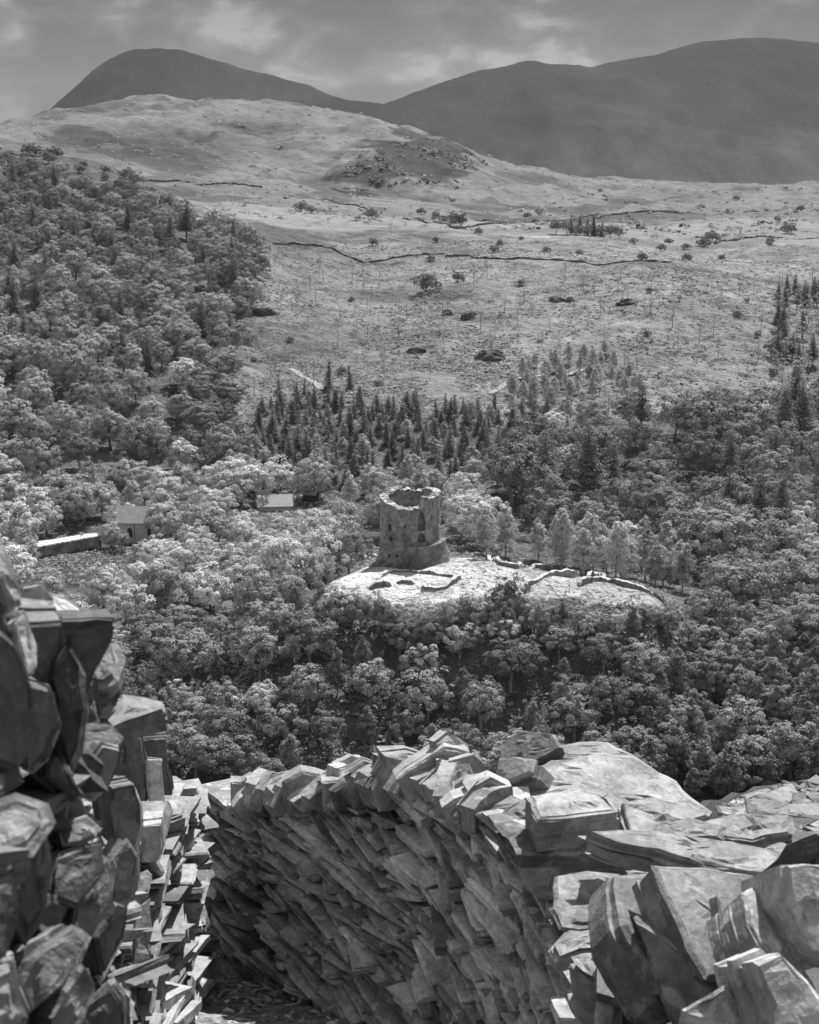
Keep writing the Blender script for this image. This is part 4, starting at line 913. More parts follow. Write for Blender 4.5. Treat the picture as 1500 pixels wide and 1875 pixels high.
# ------------------------------------------------------------------ foreground: slate walls, path, slabs
def basis(n, hint=(0, 0, 1)):
    n = np.asarray(n, float); n /= np.linalg.norm(n); e1 = np.cross(hint, n)
    if np.linalg.norm(e1) < 1e-3: e1 = np.cross((1, 0, 0), n)
    e1 /= np.linalg.norm(e1); return e1, np.cross(n, e1), n
def rough3(v, amp, sc):
    v = np.asarray(v, float); o = rng.uniform(0, 60)
    def f(a, b_, k): return fbm(a / sc + o, b_ / sc, 3, k, .6)
    x, y, z = v[:, 0], v[:, 1], v[:, 2]
    d = np.stack((f(y, z, 1) + f(x + 3, y, 2), f(z, x, 3) + f(y, z + 5, 4), f(x, y, 5) + f(z, x + 2, 6)), 1) * .6
    d = np.sign(d) * np.abs(d) ** 1.4 * 1.5
    return v + d * amp
def slab_geo(out3, n, thick, rough=.012, seg=.06, layers=5, ledge=.012, lat=None):
    """irregular slate plate: outline (3D, roughly in the plane with normal n) pulled back by thick, with laminated edges"""
    out3 = np.asarray(out3, float); c = out3.mean(0); e1, e2, n = basis(n)
    q = np.stack(((out3 - c) @ e1, (out3 - c) @ e2), 1); hgt = (out3 - c) @ n
    area = np.sum(q[:, 0] * np.roll(q[:, 1], -1) - np.roll(q[:, 0], -1) * q[:, 1])
    if area < 0: q = q[::-1]; hgt = hgt[::-1]
    pts = []; hs_ = []; k = len(q)
    for i in range(k):
        a, b = q[i], q[(i + 1) % k]; l = np.linalg.norm(b - a); m_ = max(1, int(l / seg)); nn = np.array(((b - a)[1], -(b - a)[0])) / (l + 1e-9)
        amp = min(.16 * l, seg * .8); w = fbm(np.arange(m_) * .45 + rng.uniform(0, 99), np.full(m_, rng.uniform(0, 99)), 3, 5)
        for j in range(m_):
            s = j / m_; pts.append(a + (b - a) * s + nn * (w[j] * amp * math.sin(math.pi * s) * .6 + rng.normal(0, seg * .04))); hs_.append(hgt[i] * (1 - s) + hgt[(i + 1) % k] * s)
    pts = np.array(pts); hs_ = np.array(hs_); N_ = len(pts); R = np.linalg.norm(pts, axis=1).mean()
    v = []; lay = []; l0 = rng.uniform(0, 50)
    def ring(scale_off, h, noise_):
        rr = np.linalg.norm(pts, axis=1, keepdims=True) + 1e-6
        p2 = pts * (1 + scale_off[:, None] / rr)
        hh = hs_ + h + noise_
        for a, b in zip(p2, hh): v.append(c + e1 * a[0] + e2 * a[1] + n * b)
        lay.extend(list(l0 + h + 0 * hh))
    f = []
    zero = np.zeros(N_)
    def nz(a, s): return fbm(pts[:, 0] / s + l0, pts[:, 1] / s, 3, 3) * a
    # cap: flat cleavage face with a few shallow broken-off steps
    cap_rings = (0.0, .22, .42, .6, .76, .9); rgh = min(rough, R * .10)
    cuts_ = [(rng.uniform(0, 6.28), rng.uniform(-.1, .75) * R, rng.uniform(.35, .9) * rgh) for _ in range(3)]
    def cap_h(p2):
        h = fbm(p2[:, 0] / .10 + l0, p2[:, 1] / .10, 3, 9) * rgh * .35
        wob = fbm(p2[:, 0] / .13 + l0, p2[:, 1] / .13, 3, 41) * R * .5
        for a, d0, st in cuts_: h = h - np.where(p2[:, 0] * math.cos(a) + p2[:, 1] * math.sin(a) + wob > d0, st, 0)
        return h
    v.append(c + n * (hs_.mean() + cap_h(np.zeros((1, 2)))[0])); lay.append(l0)
    for s in cap_rings[1:]:
        ps = pts * s + rng.normal(0, .03 * R, pts.shape) * (s < .85); h = cap_h(ps)
        for a, b, z in zip(ps, hs_ * s + hs_.mean() * (1 - s), h): v.append(c + e1 * a[0] + e2 * a[1] + n * (b + z))
        lay.extend([l0] * N_)
    edge_h = cap_h(pts)
    for i in range(N_): f.append((0, 1 + i, 1 + (i + 1) % N_))
    base = 1
    nr = len(cap_rings) - 1
    # side rings: ledges
    ds = np.sort(np.concatenate(([.0], rng.uniform(.08, .92, layers), [1.0]))) * thick; rings = []
    off = -rng.uniform(0, ledge) * np.ones(N_)
    bev = min(.012, thick * .2)
    rings.append((off - bev, 0.0)); 
    for a, b in zip(ds[:-1], ds[1:]):
        off = nz(ledge * 1.1, .16) + rng.normal(0, ledge) * (1.3 if rng.random() < .25 else .3) - .35 * ledge * abs(a / thick - .5) + rng.normal(0, ledge * .08, N_); l0n = l0; l0 += 3.7
        rings.append((off, a + bev * (a == 0))); rings.append((off + rng.normal(0, ledge * .08, N_), b - .0005)); 
    for k_, (off, d) in enumerate(rings): ring(off, -d, edge_h * max(0, 1 - d / thick * 2.5) if k_ else edge_h)
    q4 = []
    tot = nr + len(rings)
    for r in range(tot - 1):
        for i in range(N_):
            j = (i + 1) % N_; q4.append((base + r * N_ + i, base + (r + 1) * N_ + i, base + (r + 1) * N_ + j, base + r * N_ + j))
    last = base + (tot - 1) * N_
    return np.array(v), [np.array(f), np.array(q4), np.array([tuple(last + i for i in range(N_ - 1, -1, -1))])], np.array(lay)
def on_plane(px, py, p0, n):
    d = ray(px, py); return d * (np.dot(p0, n) / np.dot(d, n))
def slab_px(name, poly, anchor, n, thick, mat, label=None, cat='slate slab', group=None, parent=None, **kw):
    """outline given as photo pixels, laid on the real plane through anchor=(px,py,Y) with normal n"""
    p0 = P(*anchor); n = np.asarray(n, float); n /= np.linalg.norm(n)
    r3 = kw.pop('r3', .005); kw.setdefault('seg', .042)
    v, f, lay = slab_geo([on_plane(x, y, p0, n) for x, y in poly], n, thick, **kw)
    v = rough3(v, r3, .09)
    return tag(mk(name, v, f, mat, parent, attrs={'lay': lay}), label, cat if parent is None else None, group)

def wall_stone(o, eu, ev, en, L_, H_, depth, prot):
    """thin slate bedded in a wall: face grid (long axis eu, across ev), jagged laminae, sides running back along -en"""
    nu, nv = 8, 5; v = []; lay = []; l0 = rng.uniform(0, 60)
    tap = rng.uniform(.55, 1.0); tip = rng.uniform(-.3, .3); lanes_end = rng.uniform(.84, 1.0, (nv, 2)); step = rng.normal(0, .004, nv) * (rng.random() < .6); pit = rng.normal(-.05, .2); ph = rng.uniform(0, 99); skew = rng.normal(0, .09); chip = -rng.uniform(0, .035); csgn = rng.choice((-1, 1))
    for i in range(nu):
        s = -1 + 2 * i / (nu - 1)
        tp = 1 - (1 - tap) * max(0, s * (1 if tip > 0 else -1)) ** 1.5
        for j in range(nv):
            t = -1 + 2 * j / (nv - 1); e = lanes_end[j, 0 if s < 0 else 1]
            uu = s * L_ / 2 * (e if abs(s) > .7 else 1); vv = t * H_ / 2 * tp + tip * H_ * .5 * s * s + H_ * .12 * float(vnoise(np.array(s * 2.5 + ph), np.array(t + ph), 3) - .5)
            out = prot + step[j] + skew * s * L_ * .5 + pit * t * H_ * .5 +   .003 * float(vnoise(np.array(uu / .07 + ph), np.array(vv / .03 + ph), 7) - .5) + (chip if s * csgn > .55 and j < 3 else 0)
            v.append(o + eu * uu + ev * vv + en * out); lay.append(l0 + vv)
    fr = nu * nv
    for i in range(nu):
        for j in range(nv):
            if i in (0, nu - 1) or j in (0, nv - 1):
                pass
    border = [(i, 0) for i in range(nu)] + [(nu - 1, j) for j in range(1, nv)] + [(i, nv - 1) for i in range(nu - 2, -1, -1)] + [(0, j) for j in range(nv - 2, 0, -1)]
    ids = [i * nv + j for i, j in border]; nb = len(ids)
    for k in ids:
        p = v[k]; dd = np.dot(p - o, en); v.append(p - en * (dd + depth) + rng.normal(0, .004, 3)); lay.append(lay[k])
    f = [(i * nv + j, (i + 1) * nv + j, (i + 1) * nv + j + 1, i * nv + j + 1) for i in range(nu - 1) for j in range(nv - 1)]
    f += [(ids[k], fr + k, fr + (k + 1) % nb, ids[(k + 1) % nb]) for k in range(nb)]
    return rough3(np.array(v), .0035, .05), np.array(f), np.array(lay)

class Face:
    """vertical-ish wall face following a plan line; u in metres along it, s = 0 foot, 1 top"""
    def __init__(s, plan, zt, zb, lean=.08, side=1):
        s.p = np.array(plan, float); s.d = np.concatenate(([0], np.cumsum(np.linalg.norm(np.diff(s.p, axis=0), axis=1)))); s.L = s.d[-1]; s.zt = zt; s.zb = zb; s.lean = lean; s.side = side
    def at(s, u, h=None, frac=None):
        x = np.interp(u, s.d, s.p[:, 0]); y = np.interp(u, s.d, s.p[:, 1]); du = .12
        tx = np.interp(min(u + du, s.L), s.d, s.p[:, 0]) - np.interp(max(u - du, 0), s.d, s.p[:, 0]); ty = np.interp(min(u + du, s.L), s.d, s.p[:, 1]) - np.interp(max(u - du, 0), s.d, s.p[:, 1])
        l = math.hypot(tx, ty); t = np.array((tx / l, ty / l, 0)); n = np.array((t[1], -t[0], 0)) * s.side
        zb = float(np.interp(u, *s.zb)); zt = float(np.interp(u, *s.zt)); z = h if h is not None else zb + (zt - zb) * frac
        return np.array((x, y, z)) - n * s.lean * (z - zb), t, n, zb, zt
def fill_face(face, root, mat, matL, label_, hrow=(.035, .085), lrow=(.16, .48), depth=.28, prot=(-.085, .06), tilt=.12, nbig=95, lich=.25, base_tilt=0.):
    zmin = min(face.zb[1]) - .1; zmax = max(face.zt[1]); z = zmin; items = []
    while z < zmax:
        h = rng.uniform(*hrow); u = -rng.uniform(0, .3)
        while u < face.L:
            l = rng.uniform(*lrow) * (1.25 if h > .06 else 1); uc = u + l / 2
            if 0 <= uc <= face.L:
                p, t, n, zb, zt = face.at(uc, z + h / 2 + .03 * math.sin(uc * 2.3))
                if zb - .05 < z + h / 2 < zt:
                    items.append((p, t, n, l, h, z))
            u += l * rng.uniform(.88, 1.04)
        z += h * .92
    geos = []
    for p, t, n, l, h, z in items:
        a = base_tilt + rng.normal(0, tilt) + (rng.normal(0, .3) if rng.random() < .03 else 0); up = np.array((0, 0, 1.)); yaw = rng.normal(0, .14)
        eu = t * math.cos(a) + up * math.sin(a); ev = np.cross(n, eu); ev = ev if ev[2] > 0 else -ev
        en = n * math.cos(yaw) + t * math.sin(yaw); eu = eu - en * np.dot(eu, en); eu /= np.linalg.norm(eu)
        hh = h * rng.uniform(.66, 1.0)
        geos.append((l * hh, wall_stone(p, eu, ev, en, l * 1.03, hh, depth, rng.uniform(*prot) + (.04 if rng.random() < .07 else 0))))
    geos.sort(key=lambda g: -g[0])
    for a, (v, f, lay) in geos[:nbig]:
        mk('stone', v, f, matL if rng.random() < lich else mat, root, attrs={'lay': lay})
    mb = MB()
    for a, (v, f, lay) in geos[nbig:]: mb.add(v, f, lay)
    if mb.n: tag(mb.build('small_stones', mat, root, lay=True), kind='stuff')
    print(label_, len(geos))
def core(face, root, depth, inset=.10, extra_top=-.06):
    v = []; us = np.linspace(0, face.L, 24)
    for u in us:
        pb, t, n, zb, zt = face.at(u, frac=0.); pt = face.at(u, frac=1.)[0]
        pb = pb - np.array((0, 0, .5)); pt = pt + np.array((0, 0, extra_top))
        v += [pb - n * inset, pt - n * inset, pt - n * depth, pb - n * depth]
    f = [(i * 4 + j, i * 4 + (j + 1) % 4, (i + 1) * 4 + (j + 1) % 4, (i + 1) * 4 + j) for i in range(len(us) - 1) for j in range(4)]
    m_ = (len(us) - 1) * 4
    return mk('hearting', v, [np.array(f), np.array([(0, 1, 2, 3), (m_ + 3, m_ + 2, m_ + 1, m_)])], SLATED, root)

# right hand wall -------------------------------------------------------
RP = [(-1.32, 8.95), (-.98, 8.45), (-.5, 7.75), (.02, 6.95), (.30, 6.1), (.46, 5.3), (.53, 4.7), (.50, 4.0), (.45, 3.3)]
RW = Face(RP, (0, 0), (0, 0), .10, -1)
def ru(i): return RW.d[i]
RW.zt = ([ru(0), ru(1), ru(2), ru(3), ru(4), ru(5), ru(6), ru(7), ru(8)], [-3.66, -3.52, -3.16, -2.82, -2.70, -2.70, -2.74, -2.82, -2.9])
RW.zb = ([ru(0), ru(3), ru(6), ru(8)], [-4.85, -4.15, -3.5, -3.1])
n_test = RW.at(2.0, frac=.5)[2]
if np.dot(n_test, -RW.at(2.0, frac=.5)[0]) < 0: RW.side = 1
rwall = empty('slate_wall', (0, 0, 0), 0, 'curving dry stone wall of dark thin slates with an upright coping, in the middle of the foreground', 'wall')
fill_face(RW, rwall, SLATE, SLATEL, 'right wall', hrow=(.014, .062), lrow=(.12, .46), tilt=.10, prot=(-.05, .03), base_tilt=-.14)
core(RW, rwall, .75)
# upright coping stones
def cope_run(face, root, u0, u1, hgt, w_, cap=100):
    u = u0; k = 0
    while u < u1 and k < cap:
        w = rng.uniform(*w_); f_ = (u - u0) / (u1 - u0); p, t, n, zb, zt = face.at(u + w / 2, frac=1.); H = np.interp(f_, *hgt) * rng.uniform(.66, 1.22); D = rng.uniform(.2, .29)
        lean = rng.normal(.05, .2); up = np.array((0, 0, 1.)) * math.cos(lean) + t * math.sin(lean); yaw = rng.normal(0, .3); tt = t * math.cos(yaw) + n * math.sin(yaw); nn = n * math.cos(yaw) - t * math.sin(yaw)
        b = p - np.array((0, 0, .06)) + n * rng.uniform(.0, .07)
        # plate standing on edge: outline in the (nn, up) plane, thickness along tt
        o = [b + nn * rng.uniform(-.03, .03), b + nn * rng.uniform(.0, .07) + up * H * rng.uniform(.3, .6), b + nn * rng.uniform(-.09, .04) + up * H * rng.uniform(.72, .95), b - nn * D * rng.uniform(.2, .4) + up * H * rng.uniform(.85, 1.06), b - nn * D * rng.uniform(.55, .75) + up * H * rng.uniform(.9, 1.1), b - nn * D + up * H * rng.uniform(.6, 1.0), b - nn * D]
        v, fc, lay = slab_geo([q + tt * w * .5 for q in o], tt, w, rough=.016, seg=.06, layers=int(rng.integers(1, 4)), ledge=.006)
        v = rough3(v, .012, .07)
        mk('cope_stone', v, fc, SLATEC if rng.random() < .7 else SLATE, root, attrs={'lay': lay}); u += w * rng.uniform(.72, .95); k += 1
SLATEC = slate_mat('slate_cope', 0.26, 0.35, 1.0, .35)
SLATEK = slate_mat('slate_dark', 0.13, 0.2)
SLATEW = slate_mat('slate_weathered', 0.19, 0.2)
cope_run(RW, rwall, ru(1) - .12, ru(4) - .42, ([0, .35, .7, 1], [.25, .24, .26, .21]), (.05, .13))

# level top of the wall and the big slabs lying on it ----------------------
topm = MB()
tp = [P(930, 1440, 7.2), P(1010, 1410, 7.6), P(1150, 1420, 7.6), P(1290, 1500, 7.1), P(1420, 1500, 6.8), P(1560, 1520, 6.4), P(2500, 1530, 6.4), P(2500, 1700, 4.9), P(2500, 1960, 3.6), P(1600, 1940, 3.5), P(1300, 1980, 3.4), P(1140, 1960, 4.1), P(1120, 1790, 4.9), P(1070, 1690, 5.5), P(1010, 1600, 5.95), P(965, 1520, 6.4)]
v, f, lay = slab_geo([q - np.array((0, 0, .13)) for q in tp], (0, 0, 1), 1.3, rough=.02, seg=.3, layers=2, ledge=.01)
platform = mk('hearting', v, f, SLATED, rwall, attrs={'lay': lay})
UP = (0.02, -.06, 1)
G1 = 'loose slabs on the wall'
S = slab_px
# back mound slabs
S('slate_slab', [(925, 1480), (960, 1420), (1010, 1388), (1090, 1375), (1160, 1384), (1225, 1412), (1262, 1452), (1304, 1482), (1290, 1500), (1180, 1520), (1050, 1500), (960, 1505)], (1100, 1440, 6.9), (-.06, -.36, 1), .34, SLATET, 'largest domed slab behind the squared block on the wall top', rough=.03, layers=8, ledge=.02)
S('slate_slab', [(1030, 1362), (1105, 1359), (1150, 1378), (1120, 1384), (1040, 1380), (1020, 1372)], (1090, 1370, 7.35), (0, -.22, 1), .07, SLATET, 'thin pale slab at the very back crest of the wall top', layers=3)
S('slate_slab', [(908, 1395), (925, 1350), (960, 1336), (1015, 1341), (1030, 1365), (985, 1392), (950, 1412)], (965, 1370, 7.3), (-.25, -.7, .8), .28, SLATEC, 'rounded upright boulder where the coping meets the domed slab', rough=.03)
S('slate_slab', [(912, 1392), (940, 1385), (978, 1388), (972, 1412), (925, 1430), (900, 1440)], (940, 1400, 6.9), (-.5, -.55, .7), .22, SLATEC, 'wedge shaped boulder in front of the rounded upright one', rough=.025)
S('slate_slab', [(925, 1475), (965, 1455), (1010, 1470), (1000, 1492), (940, 1494), (915, 1488)], (960, 1475, 6.35), (-.15, -.3, 1), .15, SLATET, 'small pale slab left of the squared block', layers=4)
S('slate_slab', [(1135, 1462), (1200, 1450), (1265, 1470), (1300, 1492), (1240, 1512), (1205, 1520), (1150, 1512)], (1200, 1480, 6.4), (.05, -.3, 1), .14, SLATET, 'flat pale slab directly right of the squared block', layers=4)
S('slate_slab', [(1205, 1505), (1260, 1492), (1330, 1510), (1320, 1530), (1240, 1534), (1196, 1525)], (1260, 1515, 6.0), (.05, -.25, 1), .1, SLATET, 'thin flaked slab behind the long thin slab', layers=4)
S('slate_slab', [(1285, 1498), (1360, 1482), (1400, 1490), (1452, 1492), (1450, 1520), (1380, 1532), (1320, 1525)], (1370, 1505, 6.3), (0, -.22, 1), .12, SLATEC, 'cracked slab behind the right end of the long thin slab', layers=4)
# squared block
S('slate_block', [(962, 1452), (1000, 1444), (1052, 1441), (1105, 1455), (1134, 1473), (1060, 1482), (985, 1490)], (1040, 1465, 5.75), (0, .02, 1), .15, SLATET, 'thick squared slate block with a pale split top', 'slate block', rough=.02, layers=3, ledge=.012)
# slab under the block
S('slate_slab', [(908, 1500), (940, 1495), (1000, 1530), (1140, 1538), (1168, 1550), (1060, 1560), (950, 1558), (935, 1530)], (1000, 1545, 5.68), (-.06, -.1, 1), .09, SLATET, 'flat slab directly under the squared block', layers=4)
S('slate_slab', [(958, 1575), (1050, 1565), (1200, 1566), (1190, 1590), (1080, 1592), (965, 1592)], (1060, 1580, 5.7), (0, -.05, 1), .06, SLATEC, 'dark shaded slab second below the squared block', layers=3)
S('slate_slab', [(1077, 1521), (1150, 1519), (1240, 1526), (1330, 1532), (1400, 1545), (1443, 1555), (1428, 1592), (1340, 1580), (1270, 1575), (1200, 1556), (1130, 1544)], (1260, 1548, 5.45), (.04, -.28, 1), .11, SLATET, 'long thin pale slab bridging over to the right', rough=.012, layers=7, ledge=.02)
S('slate_block', [(945, 1590), (1012, 1592), (1016, 1600), (1016, 1650), (985, 1648), (950, 1620)], (980, 1600, 5.6), (-.35, -.7, .15), .35, SLATEC, 'dark squared block at the wall edge left of the step slab', 'slate block', layers=3)
S('slate_slab', [(1016, 1602), (1075, 1592), (1135, 1594), (1134, 1655), (1070, 1665), (1014, 1662)], (1075, 1630, 5.45), (.0, -.42, 1), .075, SLATET, 'rectangular grey step slab lying under the overhang', rough=.008, layers=3)
S('slate_slab', [(1005, 1660), (1135, 1650), (1150, 1690), (1060, 1700), (1025, 1695)], (1070, 1680, 5.3), (0, -.3, 1), .1, SLATEC, 'dim slab under the rectangular step slab', layers=3)
S('slate_slab', [(1008, 1730), (1040, 1700), (1110, 1692), (1150, 1700), (1125, 1728), (1060, 1735), (1020, 1748)], (1070, 1715, 5.05), (-.08, -.3, 1), .08, SLATET, 'pale curved slab below the steps beside the slate chips', layers=4)
# small blocks at the bottom
S('slate_block', [(1040, 1748), (1095, 1742), (1165, 1752), (1120, 1790), (1085, 1790), (1050, 1762)], (1090, 1765, 4.75), (-.15, -.15, 1), .18, SLATET, 'pale topped block low in the foreground left of the leaning slabs', 'slate block', layers=3)
S('slate_block', [(1118, 1768), (1140, 1762), (1190, 1760), (1228, 1800), (1170, 1810), (1118, 1800)], (1160, 1785, 4.5), (.1, -.35, 1), .3, SLATEC, 'squat layered block at the bottom in front of the leaning slabs', 'slate block', layers=8, ledge=.02)
S('slate_slab', [(1085, 1800), (1118, 1795), (1120, 1875), (1118, 1900), (1080, 1900)], (1100, 1850, 4.45), (-.5, -.8, .2), .12, SLATE, 'thin upright slate wedge between the two low blocks', layers=4)
S('slate_slab', [(1160, 1790), (1230, 1800), (1250, 1830), (1240, 1868), (1200, 1850)], (1200, 1830, 4.4), (.3, -.8, .5), .2, SLATE, 'angular slate leaning on the squat block', layers=4)
# leaning slabs: pale cleft faces up to the right, thick dark edges towards the camera
LN = (.60, -.16, .78)
S('leaning_slab', [(1133, 1597), (1200, 1592), (1300, 1690), (1310, 1800), (1250, 1830), (1215, 1810), (1140, 1690)], (1200, 1650, 4.35), (.52, -.30, .80), .17, SLATEC, 'thick leaning slab at the left front of the slanting stack', 'leaning slab', rough=.010, layers=3, ledge=.006)
S('leaning_slab', [(1197, 1578), (1290, 1583), (1385, 1600), (1380, 1700), (1385, 1775), (1370, 1800), (1300, 1790), (1230, 1650)], (1290, 1650, 4.2), (.46, -.40, .80), .12, SLATET, 'largest pale leaning slab with a broad smooth face in the slanting stack', 'leaning slab', rough=.008, layers=3, ledge=.006)
S('leaning_slab', [(1318, 1635), (1332, 1650), (1362, 1730), (1382, 1790), (1372, 1835), (1345, 1765)], (1350, 1730, 3.95), (.5, -.55, .65), .05, SLATEC, 'narrow pointed slate standing on the face of the largest leaning slab', 'leaning slab', layers=3)
S('leaning_slab', [(1362, 1628), (1400, 1612), (1445, 1640), (1450, 1720), (1500, 1800), (1520, 1850), (1470, 1840), (1390, 1720)], (1430, 1700, 3.9), (.50, -.35, .78), .16, SLATE, 'third dark leaning slab toward the right edge', 'leaning slab', layers=3, ledge=.007)
S('leaning_slab', [(1442, 1580), (1500, 1577), (1560, 1590), (1570, 1760), (1500, 1740), (1447, 1650)], (1500, 1660, 3.8), (.2, -.75, .5), .3, SLATE, 'dark upright boulder at the right picture edge', 'leaning slab', layers=3, ledge=.007)
S('leaning_slab', [(1380, 1760), (1430, 1740), (1530, 1850), (1540, 1920), (1420, 1920)], (1450, 1830, 3.5), (.2, -.8, .45), .25, SLATE, 'dark slab in the bottom right corner', 'leaning slab', layers=5)
S('leaning_slab', [(1150, 1680), (1215, 1720), (1300, 1810), (1400, 1900), (1240, 1900), (1190, 1800)], (1260, 1810, 4.0), (-.45, -.75, .35), .25, SLATEL, 'dark lichen spotted rock face under the leaning slabs', 'leaning slab', rough=.04, layers=4)
S('leaning_slab', [(1245, 1850), (1330, 1800), (1400, 1860), (1420, 1960), (1230, 1960)], (1320, 1870, 3.6), (-.3, -.8, .4), .25, SLATE, 'rough rock at the bottom edge below the largest leaning slab', 'leaning slab', rough=.035)
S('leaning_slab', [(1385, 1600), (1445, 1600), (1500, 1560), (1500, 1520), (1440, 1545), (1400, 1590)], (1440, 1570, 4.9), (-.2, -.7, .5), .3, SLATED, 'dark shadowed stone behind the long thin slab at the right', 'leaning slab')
# slate chips
mb = MB()
for i in range(110):
    px, py = rng.uniform(1095, 1185), rng.uniform(1672, 1755)
    if px < 1100 + (1755 - py) * .1: continue
    p = P(px, py, 5.0 + (1700 - py) * .006); r = rng.uniform(.015, .05); k = rng.integers(4, 7); n = np.array((rng.normal(0, .3), -.35 + rng.normal(0, .3), 1)); e1, e2, n = basis(n)
    o = [p + (e1 * math.cos(a) + e2 * math.sin(a) * .7) * r * rng.uniform(.7, 1.2) for a in np.sort(rng.uniform(0, 6.28, k))]
    v, f, lay = slab_geo(o, n, .01, rough=.002, seg=.03, layers=1, ledge=.002); mb.add(v, f, lay)
tag(mb.build('slate_chips', SLATET, lay=True), kind='stuff')
# waste tip on the right behind
wp = [P(1270, 1500, 7.0), P(1300, 1452, 8.0), P(1400, 1425, 8.6), P(1520, 1412, 8.8), P(1640, 1410, 8.8), P(2600, 1420, 8.8), P(2600, 1590, 6.2), P(1640, 1600, 6.2), P(1300, 1560, 6.3)]
v, f, lay = slab_geo(wp, (0, -.25, 1), 1.2, rough=.05, seg=.12, layers=3, ledge=.04)
tag(mk('waste_tip', v, f, SLATED, attrs={'lay': lay}), kind='structure')
mb = MB(); big = []
for i in range(820):
    s, t = rng.uniform(0, 1), rng.uniform(0, 1); top = np.interp(1335 + 365 * s, [1335, 1420, 1520], [1462, 1430, 1414]); px = 1335 + 365 * s; py = top + 16 + t * (1544 - top)
    Y = np.interp(py, [1405, 1460, 1560], [8.7, 7.7, 6.2]); p = P(px, py, Y); r = rng.uniform(.03, .10) * (2.0 if i % 14 == 0 else 1) * (.6 if t < .2 or s < .15 else 1); k = rng.integers(4, 7)
    n = np.array((rng.normal(0, .2), -.1 + rng.normal(0, .2), 1)); e1, e2, n = basis(n)
    o = [p + (e1 * math.cos(a) * 1.5 + e2 * math.sin(a) * .8) * r * rng.uniform(.7, 1.2) + n * .02 for a in np.sort(rng.uniform(0, 6.28, k))]
    g = slab_geo(o, n, rng.uniform(.01, .04), rough=.005, seg=.06, layers=2, ledge=.006)
    if i % 14 == 0 and px < 1505: tag(mk('waste_slate', g[0], g[1], SLATEW, attrs={'lay': g[2]}), 'slate piece in the waste heap behind the wall at the right', 'slate', 'slates of the waste heap')
    else: mb.add(*g)
tq = np.array(tp); pl = np.linalg.lstsq(np.column_stack((tq[:, 0], tq[:, 1], np.ones(len(tq)))), tq[:, 2] - .1, rcond=None)[0]
for i in range(420):
    y = rng.uniform(3.7, 6.6); x = rng.uniform(.30 * y, .30 * y + 2.6); p = np.array((x, y, pl[0] * x + pl[1] * y + pl[2] + .03)); r = rng.uniform(.05, .18); k = rng.integers(4, 7)
    e1, e2, n = basis((rng.normal(0, .14), rng.normal(0, .14), 1)); g = slab_geo([p + (e1 * math.cos(a) * 1.4 + e2 * math.sin(a) * .8) * r * rng.uniform(.7, 1.2) for a in np.sort(rng.uniform(0, 6.28, k))], n, rng.uniform(.02, .06), rough=.005, seg=.08, layers=2, ledge=.006); mb.add(*g)
tag(mb.build('slate_waste', SLATEW, lay=True), kind='stuff')

# path ----------------------------------------------------------------------
xs = np.linspace(-3.2, .9, 40); ys = np.linspace(2.0, 11, 70); X, Yv = np.meshgrid(xs, ys); Zp = np.interp(Yv, [2, 8.4, 9.5, 11], [-2.6, -4.5, -4.9, -5.5]) + fbm(X / .3, Yv / .3, 4, 66) * .04
ii = np.arange(39 * 69); a = ii // 39 * 40 + ii % 39
tag(mk('path', np.stack((X, Yv, Zp), -1).reshape(-1, 3), np.stack((a, a + 1, a + 41, a + 40), 1), GRAVEL), kind='structure')
mb = MB()
for i in range(420):
    x, y = rng.uniform(-1.3, -.2), rng.uniform(6.6, 8.8); z = np.interp(y, [2, 8.4, 9.5], [-2.6, -4.5, -4.9]) + .012; r = rng.uniform(.01, .045)
    n = np.array((rng.normal(0, .25), rng.normal(0, .25), 1)); e1, e2, n = basis(n); k = rng.integers(4, 6)
    v, f, lay = slab_geo([np.array((x, y, z)) + (e1 * math.cos(q) + e2 * math.sin(q) * .6) * r for q in np.sort(rng.uniform(0, 6.28, k))], n, .008, rough=.002, seg=.04, layers=1, ledge=.002); mb.add(v, f, lay)
tag(mb.build('path_chips', SLATE, lay=True), kind='stuff')

# left walls ------------------------------------------------------------------
L2 = Face([(-1.22, 5.0), (-1.17, 6.0), (-1.13, 7.0), (-1.12, 8.25), (-1.30, 8.6)], (0, 0), (0, 0), .02, 1)
L2.zt = ([0, 1, 2, 2.6, 3.25, L2.L], [-2.75, -2.8, -2.95, -3.15, -3.25, -3.4]); L2.zb = ([0, 2, L2.L], [-3.5, -4.2, -5.0])
if np.dot(L2.at(1.5, frac=.5)[2], (1, 0, 0)) < 0: L2.side = -1
lwall2 = empty('slate_wall', (0, 0, 0), 0, 'sunlit end of a slate wall seen edge on, between the near left wall and the curving wall', 'wall')
fill_face(L2, lwall2, SLATEC, SLATEL, 'left far wall', hrow=(.03, .09), lrow=(.12, .4), depth=.25, prot=(-.06, .08), nbig=70, lich=.5)
core(L2, lwall2, .6)
S('cap_slab', [(265, 1470), (325, 1461), (342, 1475), (338, 1490), (300, 1502), (262, 1508)], (300, 1485, 7.4), (.05, -.2, 1), .13, SLATET, 'pale flat cap slab on the sunlit wall end', 'slate slab', layers=7, ledge=.02, rough=.012)
